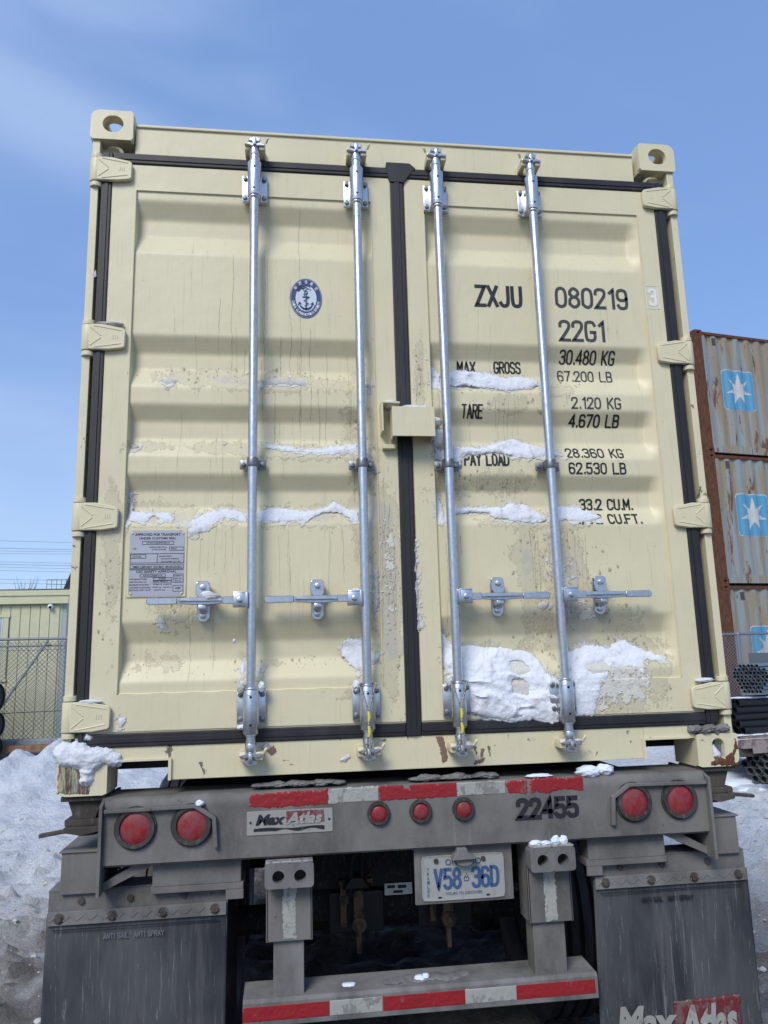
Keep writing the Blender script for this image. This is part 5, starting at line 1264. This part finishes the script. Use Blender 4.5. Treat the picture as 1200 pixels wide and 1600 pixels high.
def stadiumrect(cx, cz, w, h, r):
    P = []
    for qx, qz, a0 in ((1, 1, 0), (-1, 1, PI/2), (-1, -1, PI), (1, -1, 1.5*PI)):
        for k in range(5): a = a0+PI/2*k/4; P.append((cx+qx*(w/2-r)+r*math.cos(a), cz+qz*(h/2-r)+r*math.sin(a)))
    return P
stack_container(SP, 'bottom pale rusty container of the stack, partly behind the chain-link fence', 1)
stack_container(SP+2.592, 'middle pale rusty container with light blue star logo, between two others', 2)
t3 = stack_container(SP+5.184, 'topmost pale rusty container of the stack, its star logo against the sky side', 3); t3['label'] = 'topmost pale rusty container of the stack, rising above our container\'s hinges'
t3['label'] = 'topmost pale rusty container of the stack, with the sky right above its top rail'
g = G(); g.box(7.9, 13.5, 11.2, 13.0, -.2, SP-.002); o = part('timber_bearer', g, TIMBER, None); o.rotation_euler = (0, 0, 0)
tag(o, 'low timber bearer under the bottom container of the stack', 'timber')

# ---- chain-link fence at the right
def chainlink(t, x0, x1, z0, z1, pitch, mat, r=.0016, y=0):
    bm = bmesh.new(); H = z1-z0
    def wire(a, b):
        d = (b-a).normalized(); u = Vector((0, 1, 0)); v = d.cross(u)
        A, B = [[bm.verts.new(p+(u*math.cos(2*PI*k/3)+v*math.sin(2*PI*k/3))*r) for k in range(3)] for p in (a, b)]
        for k in range(3): bm.faces.new((A[k], A[(k+1) % 3], B[(k+1) % 3], B[k]))
    s = x0-H
    while s < x1:
        for sg in (1, -1):
            a = Vector((s, y+.002*sg, z0 if sg > 0 else z1)); b = Vector((s+H, y+.002*sg, z1 if sg > 0 else z0))
            ta = max(0, (x0-s)/H); tb = min(1, (x1-s)/H)
            if tb > ta: wire(a.lerp(b, ta), a.lerp(b, tb))
        s += pitch
    me = bpy.data.meshes.new('chain_link'); bm.to_mesh(me); bm.free(); return link('chain_link', me, mat, t, kind='stuff', smooth=False)
f = thing('chain_link_fence', 'bluish chain-link fence standing in front of the stacked containers', 'fence', (7.0, 10.0, 0))
g = G(); g.tube([(-1.6, 0, 1.955), (4.5, 0, 1.955)], .021, 10); part('top_rail', g, FENCE, f)
g = G(); g.tube([(.43, 0, -.1), (.43, 0, 1.95)], .028, 10); g.cyl((.43, 0, 1.95), (.43, 0, 1.99), .033, 12, r2=.014); po = part('post', g, WIREB, f)
c2 = again(po, (2.6, 0, 0)); c2 = again(po, (-1.9, 0, 0))
chainlink(f, -1.6, 4.5, .1, 2.0, .062, WIREB, .0028)
g = G(); g.box(.62, 1.05, .02, .05, 1.02, 1.62, .003); g.box(.66, 1.0, .018, .022, 1.40, 1.405); part('grey_board', g, PIPE_GREY, f)

# ---- pipe rack at the right
AX = Vector((.80, .60, 0)).normalized(); AX2 = Vector((.985, .17, 0)).normalized()
def hexrows(rows, pitch):
    P = []; zc = 0
    n = len(rows)
    for j, (cnt, sh) in enumerate(rows):
        for k in range(cnt): P.append(((k-(cnt-1)/2)*pitch+sh*pitch, ((n-1)/2-j)*pitch*.90))
    return P
def bundle(name, lab, centre, rows, pitch, r, ax, length, mat, wall=.003, jit=.0, grp=None, n=12):
    t = thing(name, lab, 'pipes', centre, 0, grp)
    side = Vector((ax.y, -ax.x, 0))
    g = G(); g.pipe((0, 0, 0), ax*length, r, wall, n); me = g.mesh('pipe')
    ins = G(); ins.cyl(ax*.06, ax*.065, r-wall, n); 
    im = ins.mesh('bore')
    for u, z in hexrows(rows, pitch):
        j = random.uniform(-jit, jit); p = side*u+Vector((0, 0, z))+ax*j
        o = link('pipe', me, mat, t, p); b = link('bore', im, INSIDE, o)
    return t
b = bundle('pipe_bundle', 'hexagonal bundle of thin galvanised pipes, ends towards the camera, above the black pipes', (4.815, 5.6, 1.350),
       [(5, -.2), (8, 0), (9, 0), (9, .0), (8, .3), (7, .2), (6, .1), (5, .2)], .0455, .0215, AX, 4.0, PIPE_GALV, .0028, .02)
g = G(); g.tube([(.95, 1.6, .10), (1.2, 1.45, .2)], .01, 6)
b2 = thing('pipe_bundle', 'stack of black pipes lying sideways between the galvanised bundle and the timber deck', 'pipes', (4.60, 5.6, .93))
g = G(); g.pipe((0, 0, 0), AX2*4.5, .043, .006, 16); me = g.mesh('pipe'); offs = [(.02, .155), (-.02, .078), (-.045, 0), (.0, -.078), (.055, -.150)]
for j, (dx, z) in enumerate(offs):
    for k in range(4): link('pipe', me, PIPE_BLACK, b2, (dx+.02*(k % 2)+.012*k, .088*k, z+(.0 if k % 2 == 0 else .02)))
g = G(); g.box(0, 4.6, -.02, 1.3, 0, .035); g.box(.0, 4.6, -.03, .04, -.105, -.015, .004); 
dk = thing('timber_rack', 'weathered pinkish timber deck carrying the black pipes, snow along its edge', 'rack', (4.60, 5.58, .695), math.radians(8))
part('deck', g, TIMBER, dk); g = G(); g.box(.12, 4.6, -.045, -.03, -.16, -.03, .004); part('beam', g, TIMBER, dk)
g = G(); g.box(.0, .5, .02, 1.2, -.20, -.11, .004); part('bearer', g, RUST_DARK, dk)
g = G(); g.box(3.2, 3.35, .1, .25, -.75, -.1); part('leg', g, TIMBER, dk); g = G(); g.box(.30, .42, .95, 1.1, -.80, -.2); part('leg', g, TIMBER, dk)
o = lump('snow_strip', [((x*.22, .02, .038), (.16, .05, .012)) for x in range(18)], SNOW_CLEAN, dk, seed=41, kind='stuff')
o = lump('snow_strip', [((x*.2+.1, .10, .205), (.16, .06, .014)) for x in range(18)], SNOW_CLEAN, b2, seed=42, kind='stuff')
o = lump('snow_strip', [((.55+x*.12, .25+x*.09, .165), (.12, .08, .012)) for x in range(14)], SNOW_CLEAN, b, seed=43, kind='stuff')
bundle('pipe_bundle', 'loose bundle of wide dull grey pipes in the snow under the timber deck', (4.86, 5.6, .40),
       [(3, .55), (5, .15), (6, 0), (5, 0.1), (4, .2)], .086, .041, AX, 4.0, PIPE_GREY, .003, .03, n=18)
o = lump('snow_mound', [((5.1, 6.3, .14), (.9, .6, .14))], SNOW_CLEAN, None, seed=55); structure(o)

# ================================================================ left background
# site building with board siding
BX = -5.36
bd = thing('site_building', 'low pale yellow building with vertical board siding behind the left fence', 'building', (BX, 15, 0))
g = G(); g.box(-12, .0, .03, 6, -.2, 3.20); g.box(-12, -.002, .010, .031, .0, .25); part('wall', g, SIDING, bd)
g = G(); g.box(0, .10, .04, 6, -.1, 3.15); part('end_wall', g, SHADE_SIDE, bd)
bw = .205; meb = None
for k in range(34):
    x1 = -.045-k*bw; x0 = x1-bw+.012
    full = not (-2.25 < (x0+x1)/2 < -1.12)
    for za, zb in (((.2, 3.04),) if full else ((.2, 1.44), (2.83, 3.04))):
        key = (za, zb)
        g = G(); g.box(x0, x1, .0, .032, za, zb, .004); part('siding_board', g, SIDING, bd)
g = G(); g.box(-12, .16, -.10, -.02, 3.075, 3.245, .004); g.box(-12, .19, -.125, -.02, 3.25, 3.375, .004); part('fascia', g, SIDING, bd)
g = G(); g.prism([(-.13, 3.375), (-.13, 3.395), (6.1, 3.75), (6.1, 3.2), (0, 3.2)], -12, .17, 'yz'); part('roof', g, ROOFING, bd)
wn = None
g = G(); g.box(-2.28, -1.06, -.03, .0, 2.79, 2.86, .004); g.box(-2.28, -2.2, -.02, .0, 1.48, 2.79); g.box(-1.20, -1.09, -.02, .0, 1.48, 2.79, .003); g.box(-2.28, -1.06, -.04, .0, 1.42, 1.48, .003)
wn = part('window', g, SIDING, bd)
g = G(); g.box(-1.245, -1.205, -.015, .005, 1.49, 2.78, .003); g.box(-1.29, -1.255, -.012, .006, 1.49, 2.78, .003); g.box(-2.2, -1.25, -.012, .006, 1.48, 1.53, .003); part('frame', g, FRAME, wn)
g = G(); g.box(-2.19, -1.29, .012, .018, 1.5, 2.78); part('pane', g, GLASS, wn)
cm = thing('security_camera', 'white dome camera with black lens under the eaves of the yellow building', 'camera', (-5.585, 14.97, 3.02))
g = G(); g.cyl((0, .02, 0), (0, -.03, 0), .058, 24, bev=.006); b = bmesh.new(); bmesh.ops.create_uvsphere(b, u_segments=24, v_segments=14, radius=.055); g.merge(b, Matrix.Translation((0, -.04, -.01))); part('housing', g, plain('white_camera_plastic', (.75, .75, .78, 1), .35), cm)
g = G(); g.cyl((.006, -.075, -.022), (.012, -.102, -.034), .030, 18, bev=.003); part('lens', g, BLACK, cm)
# things seen over the roof
t = thing('bare_shrub', 'small bare twiggy shrub sticking up behind the yellow building roof', 'shrub', (-9.34, 25, 0))
g = G(); g.tube([(0, 0, 0), (.02, 0, 2.2), (0, 0, 4.1)], [.06, .04, .02], 6)
for k in range(34):
    a = rs.rand()*6.28; z = 3.5+rs.rand()*.9; l = .3+rs.rand()*.6; g.tube([(0, 0, z-.3), (.35*l*math.cos(a), .3*l*math.sin(a), z+.2*l), (.5*l*math.cos(a), .5*l*math.sin(a), z+.9*l*.8)], [.012, .008, .003], 4)
part('twigs', g, TWIG, t)
t = thing('roof_railing', 'thin grey guard railing seen above the yellow building roof', 'railing', (-8.7, 25, 4.3))
g = G(); g.box(-3, 3.2, .3, 3, -4.4, -.02); part('roof_block', g, ROOFING, t)
g = G()
for k in range(5): g.tube([(.05+k*.16, 0, 0), (.05+k*.16, 0, .40)], .010, 5)
g.tube([(.05, 0, .40), (.75, 0, .40)], .010, 5); g.tube([(.05, 0, .22), (.75, 0, .22)], .007, 5); part('rails', g, FENCE, t)
t = thing('dark_boom', 'dark slanting machine boom poking up at the corner of the yellow building', 'machine', (-7.95, 24.5, 0))
g = G(); g.prism([(-.06, 4.15), (.16, 4.15), (.42, 5.0), (.30, 5.06)], -.08, .1, bev=.01); part('arm', g, BLACK, t)
g = G(); g.box(.1, .6, -.1, .2, 0, 4.3, .02); part('mast', g, BLACK, t)
t = thing('roof_vent', 'small dark vent on the yellow building roof beside the boom', 'vent', (-5.85, 17.2, 3.42))
g = G(); g.cyl((0, 0, 0), (0, 0, .10), .04, 12); g.cyl((0, 0, .09), (0, 0, .13), .07, 14, r2=.03); part('cap', g, BLACK, t)
# overhead lines, far behind
for i, (za, zb) in enumerate([(11.61, 11.43), (11.02, 10.86), (10.80, 10.70), (10.60, 10.50), (9.95, 9.78), (9.76, 9.58), (9.55, 9.35), (9.28, 9.08), (8.6, 8.4), (8.3, 8.12)]):
    sl_ = (zb-za)/5.05; g = G(); P = [(x, 60, za+sl_*(x+22.6)+.0006*(x+22)**2) for x in range(-70, 40, 6)]; g.tube(P, .016 if i not in (1, 5) else .022, 5)
    tag(part('overhead_cable', g, CABLE, None), 'thin overhead cable in the pale sky at left, %s counted from the top' % ('topmost', 'second', 'third', 'fourth', 'fifth', 'sixth', 'seventh', 'eighth', 'ninth', 'lowest')[i], 'cable', 'overhead cables left of the container')
# fence at the left
f = thing('chain_link_fence', 'grey chain-link fence with slanting brace in front of the yellow building', 'fence', (-6.0, 13.5, 0))
g = G(); g.tube([(-5, 0, 2.275), (1.6, 0, 2.26)], .028, 10); part('top_rail', g, FENCE, f)
g = G(); g.tube([(-5, .05, 2.14), (1.6, .05, 2.125)], .019, 8); g.tube([(-5, .03, 2.05), (1.6, .03, 2.04)], .008, 6); part('second_rail', g, FENCE, f)
g = G(); g.tube([(.83, -.03, 2.22), (.02, -.03, .95), (-.5, -.03, .14)], .024, 8); part('brace', g, FENCE, f)
g = G(); g.tube([(-2, 0, .80), (1.6, 0, .86)], .008, 6); part('tension_wire', g, BLACK, f)
g = G(); g.tube([(-1.3, 0, 0), (-1.3, 0, 2.3)], .035, 10); p_ = part('post', g, FENCE, f); again(p_, (2.95, 0, 0))
chainlink(f, -4, 1.6, .25, 2.22, .088, WIRE, .0036); chainlink(f, -4, 1.6, .25, 2.22, .094, WIRE, .0034, .12)
g = G(); g.box(-9.5, -4.0, 13.32, 13.6, .0, .34, .02); tag(part('concrete_kerb', g, CONC, None), 'grey concrete barrier running along the foot of the left fence', 'barrier')
t = thing('log', 'long orange-brown squared log lying in the snow in front of the concrete barrier', 'log', (-9, 13.05, .12))
g = G(); g.box(0, 4.6, 0, .16, 0, .135, .02); part('timber', g, LOG, t)
# stack of wide black pipes at the left edge
for i, (x, z, r, lab) in enumerate(((-5.84, 1.17, .27, 'topmost wide black pipe at the left edge, snow on its top'), (-5.80, .66, .25, 'middle wide black pipe at the left edge, between two others'), (-5.78, .26, .20, 'lowest wide black pipe at the left edge, half hidden in its snow'))):
    t = thing('wide_pipe', lab, 'pipe', (x, 12.75, z), 0, 'wide black pipes stacked at the left edge')
    ax = Vector((-.86, .30, 0)).normalized()
    g = G(); g.pipe((0, 0, 0), ax*1.5, r, .02, 24); part('pipe', g, PIPE_BLACK, t)
    g = G(); g.cyl(ax*.02, ax*.03, r-.02, 24); part('bore', g, PIPE_BLACK, t)
    lump('snow_cap', [((ax.x*(.12+k*.25), ax.y*(.12+k*.25), r*.97), (.15, .11, .05)) for k in range(0, 6)], SNOW_CLEAN, t, seed=60+i, kind='stuff')
# lumps of dirty snow thrown up beside the trailer
rk = np.random.RandomState(3)
def chunks(n, fx, fy, mat, nm):
    bm = bmesh.new()
    for _ in range(n):
        x, y = fx(), fy(); r = .004+.020*rk.rand()**4; z = float(gheight(np.array(x), np.array(y)))
        b2 = bmesh.new(); bmesh.ops.create_icosphere(b2, subdivisions=2, radius=r)
        for v in b2.verts: v.co = Vector((x+v.co.x*rk.uniform(.7, 1.4), y+v.co.y*rk.uniform(.7, 1.4), z+r*.2+v.co.z*rk.uniform(.4, .9)))
        me0 = bpy.data.meshes.new('t'); b2.to_mesh(me0); b2.free(); bm.from_mesh(me0); bpy.data.meshes.remove(me0)
    me = bpy.data.meshes.new(nm); bm.to_mesh(me); bm.free(); o = link(nm, me, mat, None, kind='stuff'); return o
o = chunks(900, lambda: -1.5-3.2*rk.rand(), lambda: .6+6*rk.rand(), SNOW_DIRTY, 'snow_crumbs'); tag(o, 'loose snow crumbs scattered over the rutted snow left of the trailer', 'snow')
o = chunks(900, lambda: 1.5+3.2*rk.rand(), lambda: .4+5*rk.rand(), SNOW_DIRTY, 'slush_crumbs'); tag(o, 'brown slush crumbs scattered beside the right mud flap', 'slush')
